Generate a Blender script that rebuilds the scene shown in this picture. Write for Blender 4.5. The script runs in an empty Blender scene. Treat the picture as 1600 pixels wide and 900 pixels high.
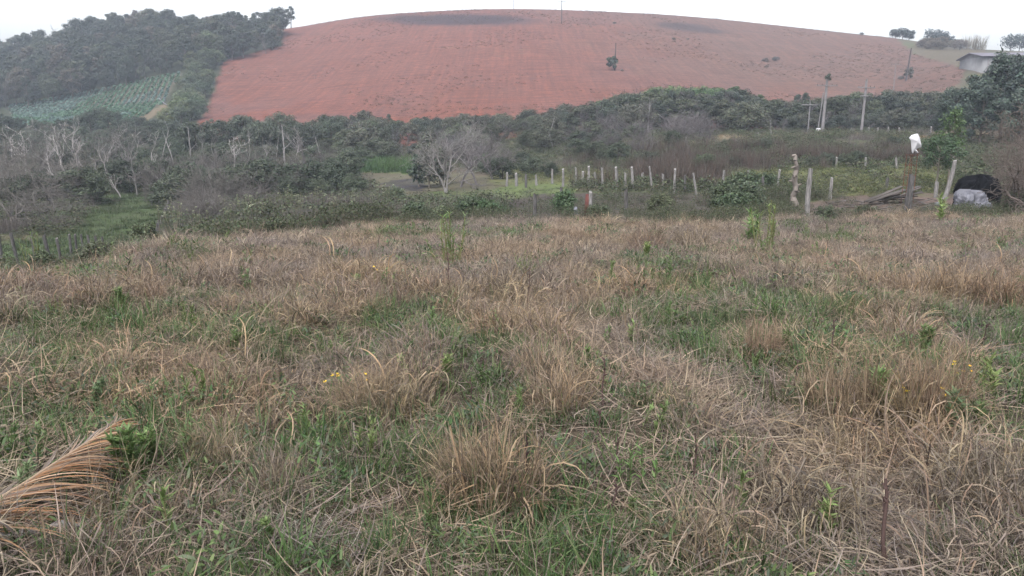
import bpy, math, random
import numpy as np
from mathutils import Vector, Euler, Matrix

R = math.radians
rng = np.random.default_rng(7)
random.seed(7)
scene = bpy.context.scene
col = scene.collection

# ------------------------------------------------------------------ camera
FPX, HOR = 1232.0, 200.0                      # focal length in photo pixels, horizon row
CAMZ = 1.6
PITCH = math.atan((450 - HOR) / FPX)
cp, sp = math.cos(PITCH), math.sin(PITCH)
cam_d = bpy.data.cameras.new('camera')
cam_d.sensor_width = 36.0
cam_d.lens = 36.0 * FPX / 1600.0
cam_d.clip_start, cam_d.clip_end = 0.05, 3000
cam = bpy.data.objects.new('camera', cam_d)
cam.location = (0, 0, CAMZ)
cam.rotation_euler = (R(90) - PITCH, 0, 0)
col.objects.link(cam)
scene.camera = cam

# ------------------------------------------------------------------ sky, sun, exposure
SUN_EL, SUN_AZ = 58.0, 200.0                  # high, behind the camera, veiled by cloud
w = bpy.data.worlds.new('World'); scene.world = w; w.use_nodes = True
nt = w.node_tree; nt.nodes.clear()
sky = nt.nodes.new('ShaderNodeTexSky'); sky.sky_type = 'NISHITA'; sky.sun_disc = False
sky.sun_elevation = R(SUN_EL); sky.sun_rotation = R(SUN_AZ)
sky.air_density = 1.0; sky.dust_density = 6.0; sky.ozone_density = 1.0
hs = nt.nodes.new('ShaderNodeHueSaturation'); hs.inputs['Saturation'].default_value = 0.22
bg = nt.nodes.new('ShaderNodeBackground'); bg.inputs['Strength'].default_value = 0.15
wo = nt.nodes.new('ShaderNodeOutputWorld')
nt.links.new(sky.outputs[0], hs.inputs['Color']); nt.links.new(hs.outputs[0], bg.inputs['Color'])
nt.links.new(bg.outputs[0], wo.inputs['Surface'])
sun_d = bpy.data.lights.new('sun', 'SUN'); sun_d.energy = 0.5; sun_d.angle = R(25); sun_d.color = (1, .96, .92)
sun = bpy.data.objects.new('sun', sun_d); col.objects.link(sun)
sun.rotation_euler = (R(90 - SUN_EL), 0, R(180 - SUN_AZ)); sun.location = (0, 0, 80)
scene.view_settings.view_transform = 'Standard'
scene.view_settings.look = 'None'
scene.view_settings.gamma = 1.0
scene.view_settings.exposure = 1.68
scene.render.engine = 'CYCLES'
scene.cycles.max_bounces = 6
scene.cycles.diffuse_bounces = 3
scene.cycles.transmission_bounces = 3
scene.cycles.volume_bounces = 1
scene.cycles.use_adaptive_sampling = True
scene.cycles.adaptive_threshold = 0.02
scene.cycles.use_denoising = True

# ------------------------------------------------------------------ noise
def vnoise(x, y, seed=0):
    xi, yi = np.floor(x).astype(np.int64), np.floor(y).astype(np.int64)
    xf, yf = x - xi, y - yi
    u, v = xf * xf * (3 - 2 * xf), yf * yf * (3 - 2 * yf)
    def h(a, b):
        n = (a * 374761393 + b * 668265263 + seed * 1442695041) & 0x7fffffff
        n = ((n ^ (n >> 13)) * 1274126177) & 0x7fffffff
        return ((n ^ (n >> 16)) & 0xffff) / 65535.0
    return (h(xi, yi) * (1 - u) + h(xi + 1, yi) * u) * (1 - v) + (h(xi, yi + 1) * (1 - u) + h(xi + 1, yi + 1) * u) * v
def fbm(x, y, seed=0, o=4):
    s, a, t = 0.0, 1.0, 0.0
    for k in range(o):
        s = s + a * vnoise(x * 2 ** k, y * 2 ** k, seed + 17 * k); t += a; a *= .5
    return s / t
def smooth(a, b, x):
    t = np.clip((x - a) / (b - a), 0, 1); return t * t * (3 - 2 * t)

# ------------------------------------------------------------------ terrain profile
def zrow(Y, py):
    v = (450 - py) / FPX
    return CAMZ + Y * (v * cp - sp) / (cp + v * sp)
NEAR = [(-40, .3), (-5, 0.03), (0, 0), (5, -.13), (10, -.38)]
def colm(low, far):
    return NEAR + ([(15, -.64)] if low[0][0] > 17 else [(14, -1.05)]) + low + [(Y, zrow(Y, py)) for Y, py in far]
COLS = {
 -400: colm([(17,-1.75),(20,-2.2),(30,-3.9),(50,-4.4),(75,-4.4),(110,-3.6)], [(150,213),(180,198),(200,190),(230,172),(260,150),(300,128),(320,124),(360,130),(560,180)]),
 0: colm([(17,-1.75),(20,-2.2),(30,-3.9),(50,-4.4),(75,-4.4),(110,-3.6)], [(150,213),(180,197),(200,186),(230,162),(260,137),(300,110),(320,104),(360,108),(560,170)]),
 100: colm([(17,-1.5),(20,-2.0),(30,-3.7),(50,-4.4),(75,-4.4),(110,-3.5)], [(150,213),(180,194),(200,180),(230,152),(255,126),(295,98),(320,86),(360,92),(560,160)]),
 200: colm([(20,-1.8),(28,-2.95),(40,-4.1),(55,-4.4),(75,-4.4),(110,-3.4)], [(150,212),(180,190),(200,172),(230,140),(245,125),(280,86),(305,67),(320,65),(360,73),(560,150)]),
 320: colm([(20,-1.5),(28,-2.4),(40,-3.8),(60,-4.2),(90,-3.8)], [(125,221),(150,205),(180,178),(215,140),(250,101),(280,77),(310,60),(325,58),(360,66),(560,150)]),
 450: colm([(20,-1.2),(30,-2.5),(45,-3.6),(65,-4.0),(95,-3.5)], [(125,219),(145,207),(180,172),(220,128),(260,90),(300,58),(330,46),(345,46.5),(400,62),(560,150)]),
 600: colm([(21,-.95),(30,-2.3),(45,-3.4),(70,-3.9),(100,-3.2)], [(130,212),(145,200),(180,160),(220,112),(260,72),(300,41),(335,24),(350,24),(410,45),(560,140)]),
 800: colm([(22,-1.0),(32,-2.0),(45,-2.9),(70,-3.2),(100,-2.2)], [(125,207),(140,196),(180,150),(220,100),(260,58),(300,29),(335,15),(350,15),(410,40),(560,140)]),
 1000: colm([(22,-1.0),(32,-1.7),(45,-2.2),(70,-2.2)], [(100,213),(125,201),(140,190),(180,148),(220,105),(260,67),(300,40),(340,22),(355,22),(410,45),(560,140)]),
 1200: colm([(22,-1.0),(32,-1.6),(45,-1.9),(70,-1.3)], [(100,213),(125,203),(145,188),(180,160),(220,122),(260,86),(300,58),(340,40),(355,40),(410,60),(560,150)]),
 1400: colm([(22,-1.0),(32,-1.6),(45,-1.7),(70,-1.2)], [(100,212),(125,205),(150,180),(180,156),(210,128),(250,97),(290,75),(320,62),(335,62),(400,80),(560,150)]),
 1500: colm([(22,-1.0),(32,-1.6),(45,-1.7),(70,-1.2)], [(100,212),(125,200),(150,170),(180,128),(200,108),(240,92),(280,81),(310,76),(325,77),(400,95),(560,150)]),
 1650: colm([(22,-1.0),(32,-1.6),(45,-1.7),(70,-1.2)], [(100,212),(125,198),(150,165),(180,125),(200,108),(240,94),(280,86),(310,82),(325,83),(400,98),(560,150)]),
 2000: colm([(22,-1.0),(32,-1.6),(45,-1.7),(70,-1.2)], [(100,212),(125,198),(150,165),(180,125),(200,108),(240,94),(280,86),(310,82),(325,83),(400,98),(560,150)]),
}
YT = np.concatenate([np.linspace(-40, 30, 141), np.linspace(31, 700, 670)])
def pchip(xs, ys, x):
    xs, ys = np.array(xs, float), np.array(ys, float)
    hh = np.diff(xs); d = np.diff(ys) / hh
    m = np.zeros_like(xs); m[0], m[-1] = d[0], d[-1]
    for i in range(1, len(xs) - 1):
        if d[i-1] * d[i] > 0:
            w1, w2 = 2 * hh[i] + hh[i-1], hh[i] + 2 * hh[i-1]
            m[i] = (w1 + w2) / (w1 / d[i-1] + w2 / d[i])
    k = np.clip(np.searchsorted(xs, x) - 1, 0, len(xs) - 2)
    t = np.clip((x - xs[k]) / hh[k], 0, None)
    t = np.minimum(t, 1)
    return ((1 + 2*t) * (1-t)**2 * ys[k] + t * (1-t)**2 * hh[k] * m[k] + t*t * (3-2*t) * ys[k+1] + t*t * (t-1) * hh[k] * m[k+1])
cols_px = np.array(sorted(COLS))
A_COL = (cols_px - 800) / FPX * cp            # X / Y of a column at the horizon row
TAB = np.stack([pchip(*zip(*COLS[c]), YT) for c in cols_px])
A_F = np.linspace(A_COL[0], A_COL[-1], 240)
TABF = np.stack([pchip(A_COL, TAB[:, j], A_F) for j in range(len(YT))], 1)   # smooth across the columns
ker = np.ones(7) / 7
TABF = np.apply_along_axis(lambda r: np.convolve(np.pad(r, 3, mode='edge'), ker, 'valid'), 0, TABF)
def H(X, Y):
    X, Y = np.asarray(X, float), np.asarray(Y, float)
    a = X / np.maximum(Y, 9.0)
    fa = np.clip((a - A_F[0]) / (A_F[-1] - A_F[0]) * (len(A_F) - 1), 0, len(A_F) - 1.001)
    ia = fa.astype(int); ta = fa - ia
    j = np.clip(np.searchsorted(YT, Y) - 1, 0, len(YT) - 2)
    tj = np.clip((Y - YT[j]) / (YT[j+1] - YT[j]), 0, 1)
    z = (TABF[ia, j] * (1-tj) + TABF[ia, j+1] * tj) * (1-ta) + (TABF[ia+1, j] * (1-tj) + TABF[ia+1, j+1] * tj) * ta
    mound = (fbm(X / 1.3, Y / 1.3, 3, 3) - .5) * .26 * smooth(1.0, 3.5, Y) * (1 - smooth(20, 40, Y))
    lump = (fbm(X / 9, Y / 9, 5, 3) - .5) * .9 * smooth(24, 45, Y) * (1 - smooth(110, 150, Y))
    far = (fbm(X / 30, Y / 30, 8, 3) - .5) * 1.6 * smooth(140, 200, Y) * (1 - smooth(290, 330, Y))
    return z + mound + lump + far
def topx(X, Y, Z):
    dz = np.asarray(Z) - CAMZ
    depth = Y * cp - dz * sp
    return 800 + FPX * X / depth, 450 - FPX * (Y * sp + dz * cp) / depth
def gx(px, Y):                                 # ground point on a column of the photo at distance Y
    X = (px - 800) / FPX * Y * cp
    for _ in range(4):
        z = float(H(X, Y)); depth = Y * cp - (z - CAMZ) * sp
        X = (px - 800) / FPX * depth
    return X, Y, float(H(X, Y))
def gp(px, py, y0=2.0, y1=360.0, lift=0.0):              # ground point seen at a pixel of the photo
    u, v = (px - 800) / FPX, (450 - py) / FPX
    Ys = np.geomspace(y0, y1, 2500); t = Ys / (cp + v * sp)
    X, Z = u * t, CAMZ + t * (v * cp - sp)
    below = np.nonzero(Z <= H(X, Ys) + lift)[0]
    i = below[0] if len(below) else len(Ys) - 1
    return float(X[i]), float(Ys[i]), float(H(X[i], Ys[i]))
def inpoly(px, py, poly):
    r = np.zeros(np.shape(px), bool); n = len(poly)
    for i in range(n):
        x0, y0 = poly[i]; x1, y1 = poly[(i+1) % n]
        c = ((y0 > py) != (y1 > py)) & (px < (x1 - x0) * (py - y0) / ((y1 - y0) if y1 != y0 else 1e-9) + x0)
        r ^= c
    return r

# ------------------------------------------------------------------ materials
def mat_new(name):
    m = bpy.data.materials.new(name); m.use_nodes = True
    n = m.node_tree; n.nodes.clear(); return m, n
def N(n, t, **kw):
    x = n.nodes.new(t)
    for k, v in kw.items(): setattr(x, k, v)
    return x
def mathn(n, op, a, b=None):
    x = N(n, 'ShaderNodeMath', operation=op)
    for i, q in enumerate((a, b)):
        if q is None: continue
        if isinstance(q, (int, float)): x.inputs[i].default_value = q
        else: n.links.new(q, x.inputs[i])
    return x.outputs[0]
def mixc(n, f, a, b, bt='MIX'):
    x = N(n, 'ShaderNodeMix', data_type='RGBA', blend_type=bt)
    for s, q in ((x.inputs[0], f), (x.inputs[6], a), (x.inputs[7], b)):
        if isinstance(q, (int, float)): s.default_value = q
        elif isinstance(q, tuple): s.default_value = (*q, 1)
        else: n.links.new(q, s)
    return x.outputs[2]
def plant_material(name, translucent=.3, rough=.75, spec=.25, obj_color=True, patch=0.0, vary=.5):
    m, n = mat_new(name)
    at = N(n, 'ShaderNodeAttribute', attribute_name='col')
    oi = N(n, 'ShaderNodeObjectInfo')
    c = at.outputs['Color']
    if obj_color: c = mixc(n, 1.0, c, oi.outputs['Color'], 'MULTIPLY')
    hsv = N(n, 'ShaderNodeHueSaturation')
    wn = N(n, 'ShaderNodeTexWhiteNoise', noise_dimensions='1D'); n.links.new(oi.outputs['Random'], wn.inputs['W'])
    n.links.new(mathn(n, 'ADD', mathn(n, 'MULTIPLY', wn.outputs['Value'], .04), .48), hsv.inputs['Hue'])
    n.links.new(mathn(n, 'ADD', mathn(n, 'MULTIPLY', oi.outputs['Random'], vary), 1 - vary / 2), hsv.inputs['Value'])
    n.links.new(c, hsv.inputs['Color']); c = hsv.outputs[0]
    if patch:                                   # drier grey and warmer straw areas across the field
        nz = N(n, 'ShaderNodeTexNoise'); nz.inputs['Scale'].default_value = .55; nz.inputs['Detail'].default_value = 3
        n.links.new(oi.outputs['Location'], nz.inputs['Vector'])
        r = N(n, 'ShaderNodeValToRGB'); r.color_ramp.elements[0].position = .38; r.color_ramp.elements[1].position = .62
        r.color_ramp.elements[0].color = (.82, .84, .92, 1); r.color_ramp.elements[1].color = (1.1, 1.02, .9, 1)
        n.links.new(nz.outputs['Fac'], r.inputs[0])
        c = mixc(n, patch, c, mixc(n, 1.0, c, r.outputs[0], 'MULTIPLY'))
    p = N(n, 'ShaderNodeBsdfPrincipled'); p.inputs['Roughness'].default_value = rough
    p.inputs['Specular IOR Level'].default_value = spec
    n.links.new(c, p.inputs['Base Color'])
    o = N(n, 'ShaderNodeOutputMaterial')
    if translucent:
        t = N(n, 'ShaderNodeBsdfTranslucent'); n.links.new(c, t.inputs['Color'])
        mx = N(n, 'ShaderNodeMixShader'); mx.inputs[0].default_value = translucent
        n.links.new(p.outputs[0], mx.inputs[1]); n.links.new(t.outputs[0], mx.inputs[2]); n.links.new(mx.outputs[0], o.inputs[0])
    else: n.links.new(p.outputs[0], o.inputs[0])
    return m
M_GRASS = plant_material('dry_grass_blades', .25, .75, .2, False, .9, .42)
M_GREEN = plant_material('green_blades', .35, .6, .3, False, 0)
M_LEAF = plant_material('tree_leaves', .25, .6, .3, True, 0, .35)
M_BARK = plant_material('bare_bark', 0, .9, .15, True, 0, .3)

def solid(name, c, rough=.8, metal=0, noise=.25, scale=6.0, bump=.2, c2=None, stretch=None, spec=.25):
    m, n = mat_new(name)
    tc = N(n, 'ShaderNodeTexCoord'); mp = N(n, 'ShaderNodeMapping')
    if stretch: mp.inputs['Scale'].default_value = stretch
    n.links.new(tc.outputs['Object'], mp.inputs[0])
    nz = N(n, 'ShaderNodeTexNoise'); nz.inputs['Scale'].default_value = scale; nz.inputs['Detail'].default_value = 6
    n.links.new(mp.outputs[0], nz.inputs['Vector'])
    lo = tuple(x * (1 - noise) for x in c); hi = c2 or tuple(min(1, x * (1 + noise)) for x in c)
    r = N(n, 'ShaderNodeValToRGB'); r.color_ramp.elements[0].position = .3; r.color_ramp.elements[1].position = .7
    r.color_ramp.elements[0].color = (*lo, 1); r.color_ramp.elements[1].color = (*hi, 1)
    n.links.new(nz.outputs['Fac'], r.inputs[0])
    p = N(n, 'ShaderNodeBsdfPrincipled'); p.inputs['Roughness'].default_value = rough; p.inputs['Metallic'].default_value = metal; p.inputs['Specular IOR Level'].default_value = spec
    n.links.new(r.outputs[0], p.inputs['Base Color'])
    if bump:
        b = N(n, 'ShaderNodeBump'); b.inputs['Strength'].default_value = bump; b.inputs['Distance'].default_value = .02
        n.links.new(nz.outputs['Fac'], b.inputs['Height']); n.links.new(b.outputs[0], p.inputs['Normal'])
    o = N(n, 'ShaderNodeOutputMaterial'); n.links.new(p.outputs[0], o.inputs[0])
    return m
M_POSTW = solid('weathered_pale_wood', (.13, .124, .123), .9, 0, .5, 5, .5, None, (6, 6, .8))
M_POSTD = solid('weathered_dark_wood', (.045, .042, .042), .9, 0, .5, 5, .5, (.09, .086, .086), (6, 6, .8))
M_CONC = solid('pole_concrete', (.12, .115, .12), .85, 0, .2, 3, .1)
M_POLEW = solid('dark_pole_wood', (.045, .04, .042), .9, 0, .3, 3, .1)
M_PLASTIC = solid('white_plastic', (.34, .34, .36), .45, 0, .08, 4, .15)
M_SHEET = solid('dirty_pale_plastic_sheet', (.085, .087, .105), .6, 0, .3, 3, .3)
M_BLACK = solid('black_plastic', (.005, .0055, .007), .9, 0, .4, 5, .3, None, None, .05)
M_RUST = solid('rusty_steel', (.11, .04, .025), .9, .2, .4, 20, .3)
M_PLANK = solid('sawn_board', (.035, .029, .027), .85, 0, .4, 4, .3, (.085, .075, .07), (1, 8, 8))
M_ROOF = solid('grey_roof_sheet', (.10, .095, .115), .6, .1, .12, 1.2, .1)
M_WALL = solid('pale_shed_wall', (.14, .14, .146), .9, 0, .14, .8, .1)
M_DARK = solid('dark_grey_band', (.05, .05, .05), .9, 0, .2, 3, 0)  # mottled dark grey for the flat band on the shed's front wall
M_REDSHEET = solid('rust_red_sheet', (.06, .02, .017), .8, 0, .35, 6, .3)

# ------------------------------------------------------------------ mesh helpers
def mk(name, V, F, C=None, mat=None, smooth_=False):
    V = np.asarray(V, np.float32); F = np.asarray(F, np.int32)
    me = bpy.data.meshes.new(name); k = F.shape[1]
    me.vertices.add(len(V)); me.vertices.foreach_set('co', V.ravel())
    me.loops.add(F.size); me.loops.foreach_set('vertex_index', F.ravel())
    me.polygons.add(len(F)); me.polygons.foreach_set('loop_start', np.arange(0, F.size, k, dtype=np.int32))
    me.polygons.foreach_set('loop_total', np.full(len(F), k, np.int32))
    if smooth_: me.polygons.foreach_set('use_smooth', np.ones(len(F), bool))
    if C is not None:
        C = np.asarray(C, np.float32)
        if C.shape[1] == 3: C = np.concatenate([C, np.ones((len(C), 1), np.float32)], 1)
        at = me.attributes.new('col', 'FLOAT_COLOR', 'POINT'); at.data.foreach_set('color', np.ascontiguousarray(C).ravel())
    if mat: me.materials.append(mat)
    me.update(calc_edges=True); me.validate()
    return me
def merge(parts):
    V, F, C, o = [], [], [], 0
    for v, f, c in parts:
        V.append(v); F.append(np.asarray(f) + o); C.append(c); o += len(v)
    return np.concatenate(V), np.concatenate(F), np.concatenate(C)
def obj(name, me, parent=None, loc=(0, 0, 0), rot=(0, 0, 0), sc=(1, 1, 1), color=None):
    o = bpy.data.objects.new(name, me); col.objects.link(o)
    o.location, o.rotation_euler, o.scale = loc, rot, sc
    if parent: o.parent = parent
    if color: o.color = (*color, 1)
    return o
def tag(o, label=None, cat=None, group=None, kind=None):
    if label: o['label'] = label
    if cat: o['category'] = cat
    if group: o['group'] = group
    if kind: o['kind'] = kind
    return o
def empty(name, loc, rz=0, sc=1, label=None, cat=None, group=None):
    o = bpy.data.objects.new(name, None); col.objects.link(o)
    o.location = loc; o.rotation_euler = (0, 0, rz)
    o.scale = (sc, sc, sc) if isinstance(sc, (int, float)) else sc
    o.empty_display_size = .3
    return tag(o, label, cat, group)
def U(a, b, n=None): return rng.uniform(a, b, n)
def pick(pal, n, jit=.18):
    pal = np.array(pal); c = pal[rng.integers(0, len(pal), n)]
    return c * (1 + rng.normal(0, jit, (n, 1))).clip(.4, 1.38)

def strips(base, az, th, curv, L, W, K=4, C=None, kink=None, twist=None, tip=.12, zmin=None):
    """curved tapering blades; base (n,3), az/th/curv/L/W (n,)"""
    n = len(az); step = L / K
    P = np.zeros((n, K + 1, 3)); P[:, 0] = base
    a = az.copy(); kseg = rng.integers(1, K, n)
    for k in range(1, K + 1):
        t = th + curv * (k - .5) / K
        if kink is not None: t = t + np.where(k > kseg, kink, 0)
        if twist is not None: a = az + twist * k / K
        d = np.stack([np.sin(t) * np.cos(a), np.sin(t) * np.sin(a), np.cos(t)], 1)
        P[:, k] = P[:, k-1] + d * step[:, None]
    if zmin is not None: P[:, :, 2] = np.maximum(P[:, :, 2], zmin + .012 * rng.random((n, 1)))
    wa = az + np.pi / 2 + rng.normal(0, .5, n)
    wd = np.stack([np.cos(wa), np.sin(wa), rng.normal(0, .35, n)], 1); wd /= np.linalg.norm(wd, axis=1)[:, None]
    ks = np.arange(K + 1) / K
    prof = np.where(ks < .4, .7 + .3 * ks / .4, 1 - (1 - tip) * ((ks - .4) / .6) ** 1.5)
    off = wd[:, None, :] * (W[:, None] * prof[None])[:, :, None] * .5
    V = np.stack([P - off, P + off], 2).reshape(-1, 3)
    b = (np.arange(n) * (K + 1) * 2)[:, None] + (np.arange(K) * 2)[None]
    F = np.stack([b, b + 1, b + 3, b + 2], -1).reshape(-1, 4)
    Cc = np.repeat(C, (K + 1) * 2, 0)
    return V, F, Cc
def tubes(S, sides=4, C=(.2, .2, .2)):
    """S: rows of x0 y0 z0 x1 y1 z1 r0 r1"""
    S = np.asarray(S, float); n = len(S)
    p0, p1 = S[:, :3], S[:, 3:6]; d = p1 - p0; d /= (np.linalg.norm(d, axis=1) + 1e-9)[:, None]
    ref = np.where(np.abs(d[:, 2:3]) < .9, np.array([[0, 0, 1.]]), np.array([[1., 0, 0]]))
    u = np.cross(d, ref); u /= np.linalg.norm(u, axis=1)[:, None]; v = np.cross(d, u)
    an = np.arange(sides) * 2 * np.pi / sides
    ring = u[:, None] * np.cos(an)[None, :, None] + v[:, None] * np.sin(an)[None, :, None]
    V = np.concatenate([p0[:, None] + ring * S[:, 6, None, None], p1[:, None] + ring * S[:, 7, None, None]], 1).reshape(-1, 3)
    b = (np.arange(n) * 2 * sides)[:, None]; i = np.arange(sides)[None]; j = (np.arange(sides) + 1)[None] % sides
    F = np.stack([b + i, b + j, b + sides + j, b + sides + i], -1).reshape(-1, 4)
    C = np.asarray(C, float)
    if C.ndim == 1: C = np.tile(C, (n, 1))
    return V, F, np.repeat(C, 2 * sides, 0)
def leaves(P, Nrm, size, C, asp=1.0):
    """bent rhombic leaf clumps facing roughly Nrm"""
    n = len(P); Nr = Nrm + rng.normal(0, .55, (n, 3)); Nr /= np.linalg.norm(Nr, axis=1)[:, None]
    t = rng.normal(0, 1, (n, 3)); t -= (t * Nr).sum(1)[:, None] * Nr; t /= np.linalg.norm(t, axis=1)[:, None]
    b = np.cross(Nr, t); s = (size * U(.55, 1.35, n))[:, None]
    V = np.stack([P - t * s, P + b * s * .5 * asp + Nr * s * .18, P + t * s, P - b * s * .5 * asp + Nr * s * .18], 1).reshape(-1, 3)
    F = np.arange(4 * n).reshape(-1, 4)
    return V, F, np.repeat(C, 4, 0)

# ------------------------------------------------------------------ ground sheet (field, valley and hill in one grid)
P_RED = [(300,210),(312,188),(326,160),(336,138),(344,112),(351,93),(395,82),(441,71),(446,44),(520,-30),(1100,-30),(1380,40),(1428,84),(1470,96),(1508,108),(1500,128),(1440,160),(1400,215),(1000,235),(600,235),(400,225)]
P_CROP = [(12,166),(60,158),(150,141),(200,130),(285,112),(278,124),(256,160),(232,176),(215,190),(110,200),(30,200)]
P_MEADOW = [(140,306),(262,298),(270,330),(245,378),(185,398),(40,415),(-80,420),(-80,395),(90,372),(130,345)]
P_LAWN = [(560,262),(650,262),(800,280),(905,288),(900,302),(760,312),(640,318),(600,300)]
P_DIRT = [(520,268),(640,272),(720,262),(800,276),(790,292),(700,300),(640,308),(560,290)]
P_MUD = [(590,284),(650,280),(672,292),(660,300),(600,293)]
P_VERGE = [(1075,224),(1110,211),(1200,208),(1300,205),(1420,205),(1600,205),(1600,217),(1420,216),(1300,213),(1180,217)]
P_GARDEN = [(760,262),(1000,268),(1000,290),(770,288)]
P_GARDEN2 = [(1120,290),(1130,266),(1500,262),(1500,306),(1120,306)]
P_DARKSOIL = [(780,318),(850,304),(960,299),(1110,302),(1125,338),(940,345),(770,345)]
P_DEBRIS = [(1245,318),(1330,306),(1500,300),(1540,330),(1400,345),(1250,345)]
P_SCRUB = [(1425,60),(1540,60),(1540,104),(1508,106),(1470,95),(1428,83)]
def near_mask(X, Y):                            # green and dry share of the near field, 0 dry .. 1 green
    g = fbm(X / 1.7 + 3, Y / 1.7, 21, 3) * .75 + fbm(X / .55, Y / .55, 31, 2) * .25
    g = g - .01 + .12 * (1 - smooth(4, 9, Y)) - .10 * smooth(9, 14, Y)
    px, py = topx(X, Y, H(X, Y))
    for cx, cy, rx, ry, amt in GREEN_SPOTS:
        g = g + amt * np.exp(-((px - cx) / rx) ** 2 - ((py - cy) / ry) ** 2)
    return g
GREEN_SPOTS = [(1120, 470, 170, 60, .11), (1210, 600, 60, 70, .15), (220, 640, 200, 90, .07), (90, 560, 110, 40, .06), (500, 640, 70, 60, .12),
    (650, 520, 90, 40, .12), (560, 690, 120, 50, .10), (690, 830, 120, 60, .08), (870, 770, 50, 60, .1), (1500, 650, 120, 55, .22), (1400, 860, 150, 50, .1), (1580, 600, 60, 60, .15),
    (120, 600, 130, 90, .05), (1290, 470, 90, 40, .1), (400, 830, 130, 50, -.02),
    (760, 740, 80, 70, -.2), (600, 610, 60, 50, -.16), (1310, 600, 45, 70, -.2), (1440, 585, 70, 60, -.22), (1500, 440, 120, 50, -.2),
    (1110, 620, 120, 40, -.14), (1320, 770, 110, 60, -.16), (1560, 760, 60, 50, -.12), (330, 430, 200, 50, -.12), (800, 470, 120, 50, -.1),
    (1010, 370, 110, 40, -.16), (300, 575, 60, 30, -.14), (500, 400, 200, 40, -.1), (880, 560, 90, 50, -.1), (1060, 850, 110, 60, -.08)]
def build_ground():
    ns, ny = 560, 470
    s = np.linspace(-1.25, 1.25, ns)
    Y = np.geomspace(2.0, 575.0, ny) - 14 + 2
    Y = -12 + (np.geomspace(4.0, 460.0, ny) - 4.0)
    Xg = s[None] * (np.maximum(Y, -8)[:, None] + 22); Yg = np.repeat(Y[:, None], ns, 1)
    Z = H(Xg, Yg)
    V = np.stack([Xg, Yg, Z], -1).reshape(-1, 3)
    px, py = topx(Xg, np.maximum(Yg, .5), Z)
    n1, n2, n3 = fbm(Xg / 2, Yg / 2, 41), fbm(Xg / 11, Yg / 11, 43), fbm(Xg / 45, Yg / 45, 47)
    C = np.zeros((ny, ns, 4)); C[..., :3] = np.array([.05, .046, .032])
    def blend(c, m):
        C[..., :3] = C[..., :3] * (1 - m[..., None]) + np.array(c) * m[..., None]
    blend((.045, .058, .026), smooth(.48, .6, n2) * .7)
    blend((.072, .054, .043), smooth(.55, .66, n1) * .5)
    blend((.045, .036, .027), 1 - smooth(20, 27, Yg))
    blend((.035, .026, .021), (1 - smooth(20, 27, Yg)) * smooth(.5, .62, n1) * .7)
    mid = (Yg > 26) & (Yg < 120)
    jx, jy = px + (n1 - .5) * 26, py + (n1 - .5) * 8
    for P, c, a in ((P_MEADOW, (.032, .048, .02), .95), (P_GARDEN2, (.07, .075, .032), .8), (P_LAWN, (.058, .076, .03), .95), (P_DIRT, (.06, .048, .041), .8), (P_MUD, (.022, .02, .024), .95), (P_VERGE, (.12, .097, .066), .8),
                    (P_GARDEN, (.065, .07, .03), .8), (P_DARKSOIL, (.034, .028, .029), .85), (P_DEBRIS, (.07, .051, .048), .9)):
        blend(c, (inpoly(jx, jy, P) & mid) * a * (.65 + .35 * smooth(.3, .6, n1)))
    hill = (Yg > 118)
    blend((.024, .028, .018), (hill & (px < 460) & ~inpoly(px, py, P_RED)) * 1.0)
    blend((.05, .045, .034), inpoly(px, py, P_CROP) & hill)
    blend((.058, .049, .035), inpoly(px, py, P_SCRUB) & hill)
    blend((.08, .065, .045), inpoly(px, py, [(205,190),(256,162),(266,163),(225,192)]) & hill)
    ex, ey = px + (n2 - .5) * 7, py + (n2 - .5) * 3
    red = (inpoly(ex, ey, P_RED) & hill) | ((Yg > 325) & (px > 440) & (px < 1420))
    blend((.092, .038, .031), red * 1.0)
    blend((.087, .040, .036), red * smooth(.4, .62, n3) * .8)
    blend((.074, .045, .038), red * smooth(800, 1200, px + (py - 80) * -1.2 + (n2 - .5) * 150) * .8)
    blend((.106, .035, .024), red * smooth(110, 190, py) * smooth(.42, .6, n2) * .6)
    d1 = 1 - smooth(.55, 1.1, np.sqrt(((px - 715) / 140) ** 2 + ((py - 31 + (px - 715) * -.012) / 11) ** 2) + (n2 - .5) * .5)
    d2 = 1 - smooth(.5, 1.1, np.sqrt(((px - 1080) / 66) ** 2 + ((py - 44 - (px - 1080) * .1) / 8) ** 2) + (n2 - .5) * .5)
    blend((.026, .017, .021), red * d1 * .95)
    blend((.033, .023, .025), red * d2 * .9)
    C[..., 3] = red
    idx = np.arange(ns * ny).reshape(ny, ns)
    F = np.stack([idx[:-1, :-1], idx[:-1, 1:], idx[1:, 1:], idx[1:, :-1]], -1).reshape(-1, 4)
    rf = red.reshape(-1)[F].mean(1) >= .5
    m, n = mat_new('ground_soil')
    at = N(n, 'ShaderNodeAttribute', attribute_name='col'); ge = N(n, 'ShaderNodeNewGeometry')
    def noise(scale, vec_scale, det=4, rotz=0):
        mp = N(n, 'ShaderNodeMapping'); mp.inputs['Scale'].default_value = vec_scale; mp.inputs['Rotation'].default_value = (0, 0, rotz)
        n.links.new(ge.outputs['Position'], mp.inputs[0])
        t = N(n, 'ShaderNodeTexNoise'); t.inputs['Scale'].default_value = scale; t.inputs['Detail'].default_value = det; t.inputs['Roughness'].default_value = .65
        n.links.new(mp.outputs[0], t.inputs['Vector']); return t.outputs['Fac']
    def ramp(f, a, b, ca, cb):
        r = N(n, 'ShaderNodeValToRGB'); r.color_ramp.elements[0].position = a; r.color_ramp.elements[1].position = b
        r.color_ramp.elements[0].color = (*ca, 1); r.color_ramp.elements[1].color = (*cb, 1); n.links.new(f, r.inputs[0]); return r.outputs[0]
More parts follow.
